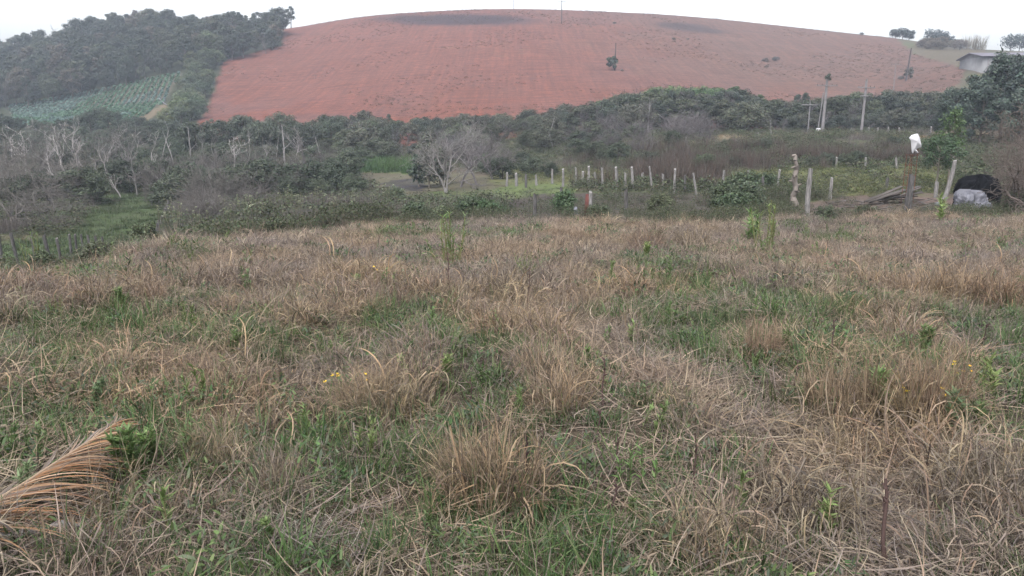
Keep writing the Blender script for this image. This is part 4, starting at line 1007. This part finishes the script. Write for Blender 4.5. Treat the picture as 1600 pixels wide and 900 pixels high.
FAR = [(792, 270, 792, 291), (806, 271, 807, 291), (837, 273, 838, 290), (863, 264, 863, 287), (879, 264, 880, 292), (899, 262, 900, 292), (910, 268, 910, 291), (919, 260, 920, 293), (929, 269, 932, 291), (940, 262, 942, 294), (961, 261, 964, 296), (976, 270, 978, 296), (986, 261, 989, 295), (1003, 270, 1005, 290), (1013, 260, 1019, 298), (1035, 272, 1037, 296), (1053, 264, 1053, 303), (1082, 270, 1088, 306), (1130, 266, 1130, 290), (1168, 266, 1168, 286), (1215, 265, 1215, 297)]
lst = [tag(post(*f, M_POSTW, 4.2 + .6 * math.sin(i * 2.1)), None, 'post', 'white posts before the reddish weeds') for i, f in enumerate(FAR)]
number(lst, 'whitish round fence post standing before the reddish weeds, {} from the left')
lst = [tag(post(*f, M_POSTD, 4.5), None, 'post', 'dark posts before the reddish weeds') for f in ((822, 272, 822, 293), (1070, 274, 1070, 300), (1190, 276, 1191, 308))]
number(lst, 'thin dark fence post among the whitish post row, {} from the left')
NEARP = [(836, 303, 837, 341, M_POSTD, 6), (877, 293, 877, 322, M_POSTD, 5), (921, 300, 923, 341, M_POSTW, 6.5), (977, 297, 977, 337, M_POSTD, 6.5)]
lst = [tag(post(*f[:4], f[4], f[5]), None, 'post', 'weathered posts at the far edge of the field') for f in NEARP]
number(lst, 'weathered grey fence post at the far edge of the dry field, {} from the left')
tag(post(1261, 264, 1262, 340, M_POSTW, 7.5, crook=.03), 'tall grey fence post beside the knobbly dead trunk', 'post')
tag(post(1297, 278, 1297, 312, M_POSTW, 5.5), 'grey fence post standing in the yellowish weeds right of the tall post', 'post')
tag(post(1385, 278, 1385, 300, M_POSTD, 5), 'short dark fence post behind the board pile', 'post')
tag(post(1418, 274, 1418, 332, M_POSTD, 11, 'gate_post'), 'thick dark square headed post before the board pile', 'post')
tag(post(1461, 284, 1462, 309, M_POSTW, 6), 'short grey post between board pile and leaning post', 'post')
tag(post(1485, 250, 1476, 313, M_POSTW, 6.5, crook=.04), 'leaning grey post left of the dumped plastic sheet', 'post')
lst = [tag(post(*f, M_POSTW, 3.2, y0=60), None, 'post', 'distant posts behind the weeds') for f in ((1306, 246, 1306, 262), (1351, 246, 1351, 268), (1399, 246, 1401, 264), (1072, 214, 1072, 224))]
number(lst, 'slim pale post standing in the reddish weeds before the verge, {} from the left')
lst = [tag(post(px, t, px, b, M_POSTW, 3.0, y0=88), None, 'post', 'posts along the verge') for px, t, b in ((1184, 207, 216), (1204, 204, 214), (1330, 200, 210), (1334, 201, 210), (1357, 199, 210), (1371, 199, 210), (1387, 199, 210), (1404, 200, 210), (1454, 198, 209))]
number(lst, 'tiny pale fence post along the straw coloured verge, {} from the left')
# left fence of the meadow
LF = [(3, 364, 5, 412), (24, 364, 28, 416), (55, 366, 58, 415), (75, 367, 78, 414), (94, 372, 101, 428), (112, 366, 112, 405), (121, 366, 122, 404), (130, 366, 131, 404), (140, 367, 141, 402), (152, 368, 153, 400), (163, 370, 164, 398)]
lst = [tag(post(*f, M_POSTD, 5.5 if i < 5 else 4), None, 'post', 'posts of the meadow fence') for i, f in enumerate(LF)]
number(lst, 'grey fence post between the dry field and the green meadow, {} from the left')
lst = [tag(post(px + 3, py - 17, px, py, M_POSTD, 4, y0=24), None, 'post', 'posts climbing beside the meadow') for px, py in ((244, 366), (247, 360), (251, 354), (256, 342), (259, 338), (262, 330), (265, 322), (268, 316))]
number(lst, 'dark leaning post on the bank right of the meadow, {} from the left')
# wires of the meadow fence and near fence
# knobbly dead trunk
segs = []; X, Y, z = gp(1240, 330, 15); h = zrow(Y, 243) - z; p = np.array([0, 0, -.2])
for k in range(12):
    q = np.array([.05 * math.sin(k * 1.7) - .004 * k, .04 * math.cos(k * 2.3), -.2 + (h + .2) * (k + 1) / 12]); segs.append([*p, *q, .13 * U(.75, 1.25) * (1 - .035 * k), .13 * U(.75, 1.25) * (1 - .035 * (k + 1))]); p = q
for k in range(8):
    b = np.array(segs[3 + k][:3]); a = U(0, 6.28); segs.append([*b, *(b + np.array([math.cos(a) * .22, math.sin(a) * .22, U(-.1, .12)])), .05, .02])
segs.append([*p, *(p + np.array([-.16, 0, -.02])), .07, .05])
o = obj('tree_stump', mk('tree_stump', *tubes(segs, 7, (.125, .11, .10)), M_BARK), None, (X, Y, z)); tag(o, 'knobbly broken dead trunk with a hooked top left of the tall post', 'tree trunk')
a = gp(901, 345, 15); me = post_mesh(.3, .075, 5, .02); me.materials.append(M_SHEET)
tag(obj('white_stub', me, None, (a[0], a[1], a[2] + .06), (0, -.2, 0)), 'short pale stub post at the far edge of the dry field', 'post')
a = gp(917, 338, 15)
tag(obj('rusty_sheet', mk('rusty_sheet', *box(-.11, .11, -.02, .02, 0, .75), M_REDSHEET), None, a, (0, .08, .3)), 'narrow rust red sheet standing beside a weathered post', 'metal sheet')

# ------------------------------------------------------------------ bag on rebar, boards, tarpaulin, rubbish
X, Y, z = gp(1417, 318, 15)
top = zrow(Y, 212) - z
r_ = empty('rebar_cage', (X, Y, z), .2, 1, 'rusty steel rod cage standing upright behind the thick dark post', 'rebar')
for i, (dx, dy) in enumerate(((-.2, -.12), (.2, -.12), (-.17, .16), (.18, .15))):
    obj('rod', mk('rod', *tubes([[dx, dy, 0, dx * .8 + .02, dy, top * (.72 if i != 1 else .9)], ][0:1] and [[dx, dy, 0, dx * .75 + .02, dy, top * (.72 if i != 1 else .92), .011, .010]], 6), M_RUST), r_)
for k in range(5):
    zz = .35 + k * .42; obj('stirrup', mk('stirrup', *tubes([[-.2, -.12, zz, .2, -.12, zz, .006, .006], [.2, -.12, zz, .18, .15, zz, .006, .006], [.18, .15, zz, -.17, .16, zz, .006, .006], [-.17, .16, zz, -.2, -.12, zz, .006, .006]], 5), M_RUST), r_)
def bag_mesh():
    # a stuffed sack: lens shaped pillow cut to the kite outline it has in the photo
    out = [(-.33, .34), (-.24, .46), (-.02, .56), (.04, .55), (.16, .40), (.30, .13), (.33, .02), (.20, -.03), (.05, -.12), (.0, -.30), (-.07, -.22), (-.16, .05), (-.22, .24)]
    c = np.array([.02, .22]); rings = [1.0, .85, .6, .3]; V, F = [], []
    n_ = len(out)
    for side in (1, -1):
        for rg in rings:
            for i, (x, y) in enumerate(out):
                q = c + (np.array([x, y]) - c) * rg; bul = .13 * (1 - rg ** 2) + .02 * math.sin(i * 1.9 + rg * 7) * (1 - rg)
                V.append((q[0], -side * bul, q[1]))
        V.append((c[0], -side * .14, c[1]))
    off = n_ * len(rings) + 1
    for s_ in range(2):
        o0 = s_ * off
        for k in range(len(rings) - 1):
            for i in range(n_):
                a_, b_ = o0 + k * n_ + i, o0 + k * n_ + (i + 1) % n_; f = (a_, b_, b_ + n_, a_ + n_); F.append(f if s_ == 0 else f[::-1])
        for i in range(n_):
            a_, b_ = o0 + (len(rings) - 1) * n_ + i, o0 + (len(rings) - 1) * n_ + (i + 1) % n_; f = (a_, b_, o0 + off - 1); F.append(f if s_ == 0 else f[::-1])
    me = bpy.data.meshes.new('sack'); me.from_pydata(V, [], F); me.materials.append(M_PLASTIC)
    for p_ in me.polygons: p_.use_smooth = True
    return me
s_ = 22 / FPX * Y / .62
tag(obj('plastic_sack', bag_mesh(), None, (X, Y - .15, z + zrow(Y, 221) - z - .22 * s_), (0, .12, .1), (s_, s_, s_)), 'white plastic sack stuck on top of the rusty rods', 'sack')
seg = [[.05, 0, .0, .1, -.02, -.12, .03, .05], [.1, -.02, -.12, .2, 0, -.2, .05, .03]]
tag(obj('sack_scrap', mk('sack_scrap', *tubes(seg, 6), M_PLASTIC), None, (X - .02, Y - .12, zrow(Y, 231))), 'small white scrap hanging below the white sack', 'plastic scrap')
# boards of the pile
lst = []
boards = [(1352, 315, 1406, 291, .1), (1356, 316, 1412, 296, .2), (1372, 314, 1440, 300, .3), (1366, 312, 1432, 306, .0), (1380, 316, 1436, 293, .15), (1395, 312, 1442, 318, .0), (1360, 318, 1404, 303, .1), (1405, 300, 1434, 291, .1)]
for px0, py0, px1, py1, dz in boards:
    b0 = np.array(gx(px0, 33.5 + U(-.5, .5))); b1 = np.array(gx(px1, 33.5 + U(-.5, .8)))
    b0[2] = max(b0[2] + .06, zrow(b0[1], py0) + .0); b1[2] = max(b1[2] + .08, zrow(b1[1], py1))
    d = b1 - b0; L = np.linalg.norm(d)
    o = obj('board', mk('board', *box(-L / 2, L / 2, -.11, .11, -.018, .018), M_PLANK), None, tuple((b0 + b1) / 2), (U(-.3, .3), -math.asin(d[2] / L), math.atan2(d[1], d[0])))
    lst.append(tag(o, None, 'board', 'old boards of the heap'))
number(lst, 'long old board leaning in the heap behind the thick dark post, {} from the left')
lst = []
for i in range(34):
    px, py = U(1275, 1475), U(316, 333); a = gp(px, py, 15); L = U(.25, .95)
    o = obj('wood_scrap', mk('wood_scrap', *box(-L / 2, L / 2, -.04, .04, -.012, .012), M_PLANK), None, (a[0], a[1], a[2] + U(.03, .16)), (U(-.3, .3), U(-.25, .25), U(-.9, .9)))
    lst.append(tag(o, None, 'wood scrap', 'wood scraps on the bare ground'))
number(lst, 'broken wood scrap on the bare ground around the board heap, {} from the left')
def lump(name, w_, d_, h_, mat, seed, amp=.18, box_=2.2, vert=4.0, fq=3.1):
    nu, nv = 96, 34; V = []
    u = np.linspace(0, 2 * np.pi, nu, endpoint=False)
    for k in np.linspace(0, 1, nv + 1):
        prof = (1 - k ** (box_ * 1.6)) ** (1 / box_)
        cx, sy = np.cos(u), np.sin(u); sq = (np.abs(cx) ** box_ + np.abs(sy) ** box_) ** (-1 / box_)
        fold = np.abs(fbm(cx * fq + 9, sy * fq + k * vert, seed, 4) - .5) * 2
        big = fbm(cx * 1.1 + 4, sy * 1.1 + k * .8, seed + 5, 2) - .5
        q = prof * sq * (1 + amp * (big * 1.4 - fold * .7 + .2))
        zz = h_ * (k * (1 + .35 * big) - .16 * amp * 4 * fold * k)
        V += [(w_ / 2 * a_ * q_, d_ / 2 * b_ * q_, z_) for a_, b_, q_, z_ in zip(cx, sy, q, zz)]
    F = [(k * nu + i, k * nu + (i + 1) % nu, (k + 1) * nu + (i + 1) % nu, (k + 1) * nu + i) for k in range(nv) for i in range(nu)]
    return mk(name, V, F, np.ones((len(V), 3)), mat, False)
a = gp(1513, 329, 15); k = a[1] / FPX
tag(obj('plastic_sheet', lump('plastic_sheet', 46 * k, .8, 33 * k, M_SHEET, 3, .95, 3.0, 2.2, 6.5), None, a), 'crumpled pale plastic sheet heap below the black tarpaulin', 'plastic sheet')
a = gx(1524, a[1] + 1.1); hh = zrow(a[1], 273) - a[2]
tag(obj('black_tarpaulin', lump('black_tarpaulin', 60 * k, 1.1, hh, M_BLACK, 9, .5, 3.4), None, a), 'black tarpaulin covered heap behind the pale plastic sheet', 'tarpaulin')
a = gp(1188, 316, 15); tag(obj('white_rag', lump('white_rag', .26, .2, .1, M_PLASTIC, 4, .4), None, a), 'small white rag on the ground among the weeds', 'rag')
a = gp(1467, 321, 15); tag(obj('pale_scrap', lump('pale_scrap', .34, .25, .14, M_SHEET, 6, .4), None, a), 'small pale plastic scrap left of the plastic sheet heap', 'plastic scrap')

# ------------------------------------------------------------------ utility poles
def upole(px_t, py_t, px_b, py_b, label, mat=M_CONC, r=.15, arms=(), Y=None, extras=None):
    X, Yy, z = gp(px_b, py_b, 85) if Y is None else gx(px_b, Y)
    h = zrow(Yy, py_t) - z; dx = (px_t - px_b) / FPX * Yy
    rt = empty('utility_pole', (X, Yy, z), 0, 1, label, 'utility pole', 'utility poles'); rt.rotation_euler = (0, math.atan2(dx, h), 0)
    obj('pole', mk('pole', *tubes([[0, 0, -.4, 0, 0, h, r * 1.15, r * .75]], 10), mat), rt)
    for py, half, dep in arms:
        zz = zrow(Yy, py) - z
        arm = obj('crossarm', mk('crossarm', *box(-half, half, -.06 - r, .04 - r, zz - .06, zz + .06), mat), rt)
        for q in (-.9, -.45, .45, .9):
            obj('insulator', mk('insulator', *tubes([[q * half, -r, zz + .06, q * half, -r, zz + .26, .05, .035]], 6), M_POSTD), arm)
    return rt, X, Yy, z, h
upole(877.5, 0, 877.5, 37, 'utility pole standing high on the red field below the crest', M_POLEW, .16, ((2, 1.6, 0),))
upole(802.5, -6, 803, 17, 'utility pole with only its top half showing over the hill crest', M_CONC, .15, (), 348)
upole(961.3, 67, 960.5, 110, 'dark utility pole with a bush at its foot on the red field', M_POLEW, .16)
upole(1419, 75, 1415.5, 126, 'leaning utility pole on the right of the red field', M_POLEW, .2)
upole(1396, 99, 1396, 141, 'faint thin utility pole left of the leaning one', M_CONC, .09, ((101, 1.2, 0),))
rt, X, Yp, z, h = upole(1286, 124, 1284.5, 209, 'tall utility pole with a plant tuft on its top on the verge', M_CONC, .2, ((134, 1.4, 0),))
cmesh, _ = crown_mesh('plant_tuft', 1.2, .55, 260, .13, 4, .1)
tag(obj('plant_tuft', cmesh, None, (X + .28, Yp, z + h - .35), (0, 0, 0), (1, 1, 1), (.05, .065, .045)), 'bushy plant tuft growing on top of the tall utility pole', 'plant')
X2, Y2, z2 = gx(1277, Yp)
bar('leaning_stay', (X2, Y2, z2), (X2 + .45, Y2 + .1, z2 + 5.4), .07, M_CONC, 'thin leaning pole beside the tall utility pole', 'pole')
X3, Y3, z3 = gx(1278, Yp - .5)
tag(obj('meter_box', mk('meter_box', *box(-.25, .25, -.12, .12, .15, .8), M_PLASTIC), None, (X3, Y3, z3)), 'small white box at the foot of the tall utility pole', 'box')
upole(1347, 124, 1345.5, 209, 'utility pole with two crossarms on the verge', M_CONC, .17, ((137, 1.1, 0), (150, .7, 0)))
upole(1262.5, 157, 1262, 209, 'short thin utility pole with one crossarm before the tree belt', M_CONC, .09, ((164, 1.2, 0),))
X, Y, z = gp(959, 110, 120)
c_, L_ = crown_mesh('foliage', 3.8, 1.6, 700, .3, 6, .2)
r_ = empty('pole_bush', (X - .5, Y - .3, z), 0, 1, 'dark bush around the foot of the pole on the red field', 'shrub'); obj('foliage', c_, r_, color=(.045, .06, .04)); obj('stem', trunk_mesh('stem', 2.6, .08, L_), r_, color=(.15, .14, .13))
X, Y, z = gp(1417, 124, 120)
r_ = empty('pole_bush', (X + .3, Y - .3, z), 0, .8, 'dull bush around the foot of the leaning pole', 'shrub'); obj('foliage', c_, r_, color=(.075, .075, .06)); obj('stem', trunk_mesh('stem', 2.6, .08, L_), r_, color=(.15, .14, .13))

# ------------------------------------------------------------------ near field: weeds, tussocks, stalks, palm frond
def weed_mesh(h, stems, nleaf, pal, ll=(.035, .075), lw=(.008, .016), spread=.18, bushy=1.0):
    S, B, A = [], [], []
    for i in range(stems):
        a = U(0, 6.28); L = h * U(.6, 1.0); d = np.array([math.cos(a) * U(0, spread), math.sin(a) * U(0, spread), 1.]); d /= np.linalg.norm(d)
        b = np.array([rng.normal(0, .03), rng.normal(0, .03), -.03]); mid = b + d * L * .5; d2 = d + rng.normal(0, .06, 3); e = mid + d2 * L * .5
        S += [[*b, *mid, .0042, .0035], [*mid, *e, .0035, .0015]]
        f = U(.12, 1, nleaf) ** .7; P = np.where(f[:, None] < .5, b + (mid - b) * f[:, None] * 2, mid + (e - mid) * (f[:, None] - .5) * 2)
        B.append(P); A.append(np.arange(nleaf) * 2.4 + U(0, 6))
    B, A = np.concatenate(B), np.concatenate(A); n = len(B)
    lv = strips(B, A, U(.35, 1.1, n), U(.1, .8, n), U(*ll, n) * bushy, U(*lw, n), 3, pick(pal, n), None, None, .08)
    st = tubes(S, 5, (.11, .11, .05))
    return mk('leaves', *lv, M_GREEN), mk('stem', *st, M_BARK)
LIGHT = [(.12, .175, .06), (.10, .155, .05), (.145, .195, .078), (.09, .135, .045)]
DEEP = [(.075, .12, .04), (.062, .10, .036), (.09, .135, .05)]
BLUE = [(.10, .145, .072), (.115, .158, .082), (.085, .125, .062)]
WEEDS = [weed_mesh(.34, 7, 60, LIGHT), weed_mesh(.34, 8, 54, BLUE), weed_mesh(.36, 3, 40, LIGHT, (.05, .1), (.010, .022)), weed_mesh(.32, 8, 38, DEEP), weed_mesh(.4, 1, 34, LIGHT, (.05, .09), (.012, .02)), weed_mesh(.4, 9, 40, LIGHT, (.02, .05), (.003, .007), .5)]
spots = [(210, 765, 95, 0, 'bushy pale green weed right of the dry palm frond tip'), (160, 640, 65, 1, 'blue green bushy weed on the left above the palm frond'), (240, 730, 60, 0, 'small pale green weed just right of the bushy weed by the frond'),
    (255, 850, 80, 4, 'single stemmed light green weed below the palm frond'), (38, 790, 80, 1, 'thin green weed growing up through the dry palm frond'), (82, 822, 40, 2, 'small leafy weed below the palm frond beside the fallen stick'),
    (368, 555, 38, 0, 'round light green weed left of centre on the field'), (1285, 840, 70, 2, 'broad leaved green weed on the trampled straw at lower right'), (1370, 660, 80, 0, 'upright green weed right of the brown tussock'),
    (1490, 690, 95, 1, 'tall grey green weed before the yellow flowers at right'), (1545, 620, 60, 2, 'bright green weed with broad tips at the right edge'), (1525, 680, 80, 3, 'dark green weed at the right edge behind the grey green weed'),
    (700, 600, 45, 0, 'small light green weed in the middle of the field'), (640, 570, 50, 1, 'slim blue green weed left of the middle weed'), (1195, 400, 70, 5, 'tall bright green weed at the far side of the field below the posts'),
    (1175, 380, 45, 2, 'smaller bright green weed beside the tall one below the posts'), (700, 425, 80, 5, 'tall feathery weed at the far side left of centre'), (820, 440, 40, 5, 'dark green upright weed at the far side near the centre'),
    (1150, 810, 70, 4, 'single green stalk weed on the trampled straw'), (420, 850, 40, 0, 'tiny light green weed low on the left'), (790, 470, 30, 3, 'low dark green weed at mid field'), (560, 460, 30, 0, 'pale green weed at mid field left of centre'),
    (190, 480, 30, 0, 'bright green weed at the left before the meadow fence'), (90, 500, 35, 5, 'dull green weed at the left edge before the meadow fence'), (345, 590, 32, 2, 'leafy weed beside a brown tussock on the left'), (20, 425, 36, 1, 'dark leafy weed at the left edge beside the meadow fence'),
    (55, 420, 50, 5, 'feathery green weed before the first fence posts of the meadow'), (1260, 470, 40, 1, 'grey green weed right of centre at mid field'), (985, 540, 35, 2, 'green weed with long leaves right of centre'), (1440, 560, 50, 0, 'light green weed behind the large brown tussock'),
    (1010, 410, 30, 0, 'small green weed in the pale far grass'), (1470, 350, 40, 2, 'light green weed before the pale plastic scrap'), (1110, 560, 35, 3, 'small dark green weed in the green patch right of centre'), (480, 690, 45, 2, 'green weed with long leaves low left of centre')]
for px, py, hp, k, lab in spots:
    X, Y, z = gp(px, py); s = (1.3 if k in (0, 2, 4, 5) else .95) * hp / FPX * math.hypot(Y, CAMZ) / .36
    r_ = empty('leafy_weed', (X, Y, z - .01), U(0, 6.28), s, lab, 'weed', 'leafy weeds of the near field'); lv, st = WEEDS[k]
    obj('leaves', lv, r_); obj('stem', st, r_)
TUSS = [mk('grass_tussock', *merge([tuft_dry(460, .2, STRAW, .35, .66, .3, 1.3, .010, .25), tuft_dry(160, .24, STRAW, .25, .5, 1.0, 1.2, .009)]), M_GRASS) for _ in range(3)]
STAND = mk('grass_tussock', *merge([tuft_dry(380, .17, [(.20, .152, .105), (.17, .13, .092), (.14, .11, .08), (.22, .175, .125)], .34, .66, .16, .6, .010, .15), tuft_dry(200, .22, STRAW, .25, .5, .9, 1.6, .01)]), M_GRASS)
tus = [(1312, 660, 130, 3, 'upright warm brown grass tussock at right, narrow and standing'), (1420, 665, 130, 0, 'large brown grass tussock behind the yellow flowers at right'), (1460, 650, 110, 3, 'brown grass tussock at right just behind the grey green weed'),
    (780, 790, 150, 0, 'large straw tussock at the bottom centre around the dark stalks'), (730, 770, 110, 1, 'straw tussock at the bottom centre left of the largest one'), (600, 660, 95, 1, 'drooping brown tussock left of centre'), (570, 640, 80, 2, 'brown tussock beside the small yellow flowers left of centre'),
    (320, 600, 60, 1, 'small brown tussock on the left middle'), (1550, 800, 110, 2, 'drooping straw tussock in the lower right corner'), (1500, 475, 75, 0, 'pale tussock at the far right before the bare bushes'), (1440, 470, 70, 2, 'pale grass tussock at the right mid field'),
    (1560, 480, 75, 1, 'grey straw tussock at the right edge mid field'), (840, 590, 80, 0, 'straw tussock at the middle of the field'), (870, 640, 90, 2, 'brown tussock right of the field middle'), (1010, 395, 50, 0, 'pale feathery tussock at the far edge near the posts'),
    (1080, 390, 48, 2, 'pale tussock at the far edge left of the bright weed'), (1190, 560, 70, 3, 'narrow standing brown tussock right of centre'), (430, 780, 80, 1, 'straw tussock low left of centre'), (330, 720, 70, 2, 'bent pale tussock right of the bushy pale weed'), (1080, 870, 100, 1, 'straw tussock at the bottom right of centre')]
for px, py, hp, k, lab in tus:
    X, Y, z = gp(px, py); s = 1.12 * hp / FPX * math.hypot(Y, CAMZ) / .5
    tag(obj('grass_tussock', (TUSS + [STAND])[k], None, (X, Y, z - .01), (0, 0, U(0, 6.28)), (s, s, s)), lab, 'grass tussock', 'grass tussocks of the near field')
lst = []
for px, py, tx, ty, r in ((824, 755, 821, 672, .0055), (838, 730, 850, 668, .004), (934, 690, 936, 640, .005), (940, 640, 944, 560, .005), (1380, 900, 1378, 752, .008), (1085, 790, 1080, 672, .004), (950, 820, 962, 750, .005), (962, 750, 965, 680, .004), (1300, 560, 1301, 500, .005), (703, 470, 700, 395, .006), (822, 500, 828, 420, .005), (1240, 620, 1242, 560, .004), (740, 640, 735, 590, .004), (1530, 560, 1533, 505, .005)):
    X, Y, z = gp(px, py); top = (X + (tx - px) / FPX * Y, Y + U(-.03, .05), max(z + .1, z + (py - ty) / FPX * math.hypot(Y, CAMZ)))
    r *= 1.35; S = []; p0, p1 = np.array((X, Y, z - .03)), np.array(top)
    for k in range(5):
        f0, f1 = k / 5, (k + 1) / 5; w0 = np.array([math.sin(k * 2.) * .006, 0, 0]); w1 = np.array([math.sin((k + 1) * 2.) * .006, 0, 0])
        S.append([*(p0 + (p1 - p0) * f0 + w0), *(p0 + (p1 - p0) * f1 + w1), r * (1 - .5 * f0), r * (1 - .5 * f1)])
    for k in range(4):
        f = U(.6, 1); b = p0 + (p1 - p0) * f; S.append([*b, *(b + np.array([rng.normal(0, .015), rng.normal(0, .015), .02])), r * .8, r * .3])
    o = obj('dead_stalk', mk('dead_stalk', *tubes(S, 6, (.045, .028, .027)), M_BARK)); lst.append(tag(o, None, 'stalk', 'dark dead stalks of the near field'))
# stalk meshes are in world coordinates; number them by their base pixel order
for i, (o, q) in enumerate(sorted(zip(lst, (824, 838, 934, 940, 1380, 1085, 950, 962, 1300, 703, 822, 1240, 740, 1530)), key=lambda t: t[1])): o['label'] = f'dark reddish dead stalk standing in the near field, {ordw(i + 1)} from the left'
# yellow flowers
fl_st = mk('stem', *tubes([[0, 0, -.02, .01, 0, .14, .002, .0015], [.01, 0, .14, -.005, .01, .26, .0015, .001], [.01, 0, .14, .05, .01, .23, .0012, .001]], 5, (.10, .13, .05)), M_BARK)
P = np.repeat(np.array([[-.005, .01, .262], [.05, .01, .232]]), 14, 0); n = len(P)
fl_h = mk('flower_head', *strips(P, U(0, 6.28, n), U(.6, 1.4, n), U(0, .3, n), U(.012, .02, n), U(.004, .006, n), 2, pick([(.75, .5, .04), (.65, .42, .03)], n, .1), None, None, .6), M_GREEN)
lst = []
for px, py in ((532, 640), (572, 640), (520, 645), (1487, 625), (1508, 620), (1408, 665), (1464, 665), (585, 455), (1500, 628)):
    X, Y, z = gp(px, py); r_ = empty('yellow_flower', (X, Y, z), U(0, 6.28), U(.75, .95) * max(1, Y / 6.5), None, 'flower', 'yellow flowers of the near field'); obj('stem', fl_st, r_); obj('flower_head', fl_h, r_); lst.append(r_)
number(lst, 'small yellow flower on a thin stem in the dry grass, {} from the left')

# dry palm frond, tip pointing up to the right
def frond():
    def pt(px, py, lift):
        X, Y, z = gp(px, py, lift=lift); return np.array([X, Y, z + lift])
    ctrl = np.array([pt(-150, 868, .06), pt(-60, 812, .10), pt(20, 768, .14), pt(90, 722, .18), pt(140, 690, .2), pt(180, 662, .22)])
    t = np.linspace(0, 1, 26); k = np.linspace(0, 1, len(ctrl)); R_ = np.stack([np.interp(t, k, ctrl[:, i]) for i in range(3)], 1)
    for _ in range(3): R_[1:-1] = (R_[:-2] + R_[1:-1] * 2 + R_[2:]) / 4
    S = [[*R_[i], *R_[i+1], .011 * (1 - .85 * t[i]) + .0015, .011 * (1 - .85 * t[i+1]) + .0015] for i in range(25)]
    r_ = empty('palm_frond', tuple(R_[8] * [1, 1, 0] + [0, 0, float(H(R_[8][0], R_[8][1]))]), 0, 1, 'fallen dry orange brown palm frond in the lower left corner', 'palm frond')
    inv = np.array(r_.location); S = np.array(S); S[:, :3] -= inv; S[:, 3:6] -= inv; R2 = R_ - inv
    obj('midrib', mk('midrib', *tubes(S, 7, (.18, .135, .095)), M_BARK), r_)
    parts = []
    dirn = R_[-1] - R_[0]; ang = math.atan2(dirn[1], dirn[0])
    for side, num in ((-1, 150), (1, 30)):
        f = np.sort(U(.05, .99, num)); B = np.stack([np.interp(f, t, R2[:, i]) for i in range(3)], 1)
        L = ((.64 - .52 * f) if side < 0 else (.45 - .3 * f)) * U(.8, 1.1, num)
        opening = (1.05 - .72 * f) * U(.85, 1.15, num) if side < 0 else (.55 - .35 * f) * U(.6, 1.2, num)
        az = ang + side * opening + (-.0 if side < 0 else 0)
        th = U(1.25, 1.5, num) if side < 0 else U(1.3, 1.55, num); cv = U(.25, .75, num) * (1 if side < 0 else .4)
        pal = [(.175, .10, .045), (.145, .085, .04), (.21, .135, .068), (.165, .115, .068), (.10, .062, .036), (.24, .175, .11), (.13, .10, .075)] if side < 0 else [(.17, .145, .12), (.14, .115, .09), (.2, .15, .105)]
        parts.append(strips(B, az, th, cv, L, U(.0065, .0125, num), 7, pick(pal, num, .15), None, rng.normal(-.45 if side < 0 else .2, .32, num), .1))
    v, f_, c = merge(parts)
    hz_ = H(v[:, 0] + inv[0], v[:, 1] + inv[1]) - inv[2]; v[:, 2] = np.maximum(v[:, 2], hz_ + .02 + .05 * rng.random(len(v)) * 0 + .02)
    obj('leaflets', mk('leaflets', v, f_, c, M_GRASS), r_)
frond()
a, b = np.array(gp(-30, 846, lift=.085)), np.array(gp(126, 816, lift=.085))
S = []; K = 9
for k in range(K):
    f0, f1 = k / K, (k + 1) / K; g0 = a + (b - a) * f0 + np.array([0, .012 * math.sin(k * 1.3), .085 + .012 * math.sin(k * 2)]); g1 = a + (b - a) * f1 + np.array([0, .012 * math.sin((k + 1) * 1.3), .085 + .012 * math.sin((k + 1) * 2)])
    S.append([*g0, *g1, .016, .016 if k < K - 1 else .009])
tag(obj('fallen_stick', mk('fallen_stick', *tubes(S, 8, (.155, .148, .145)), M_BARK)), 'grey weathered stick lying below the palm frond', 'stick')
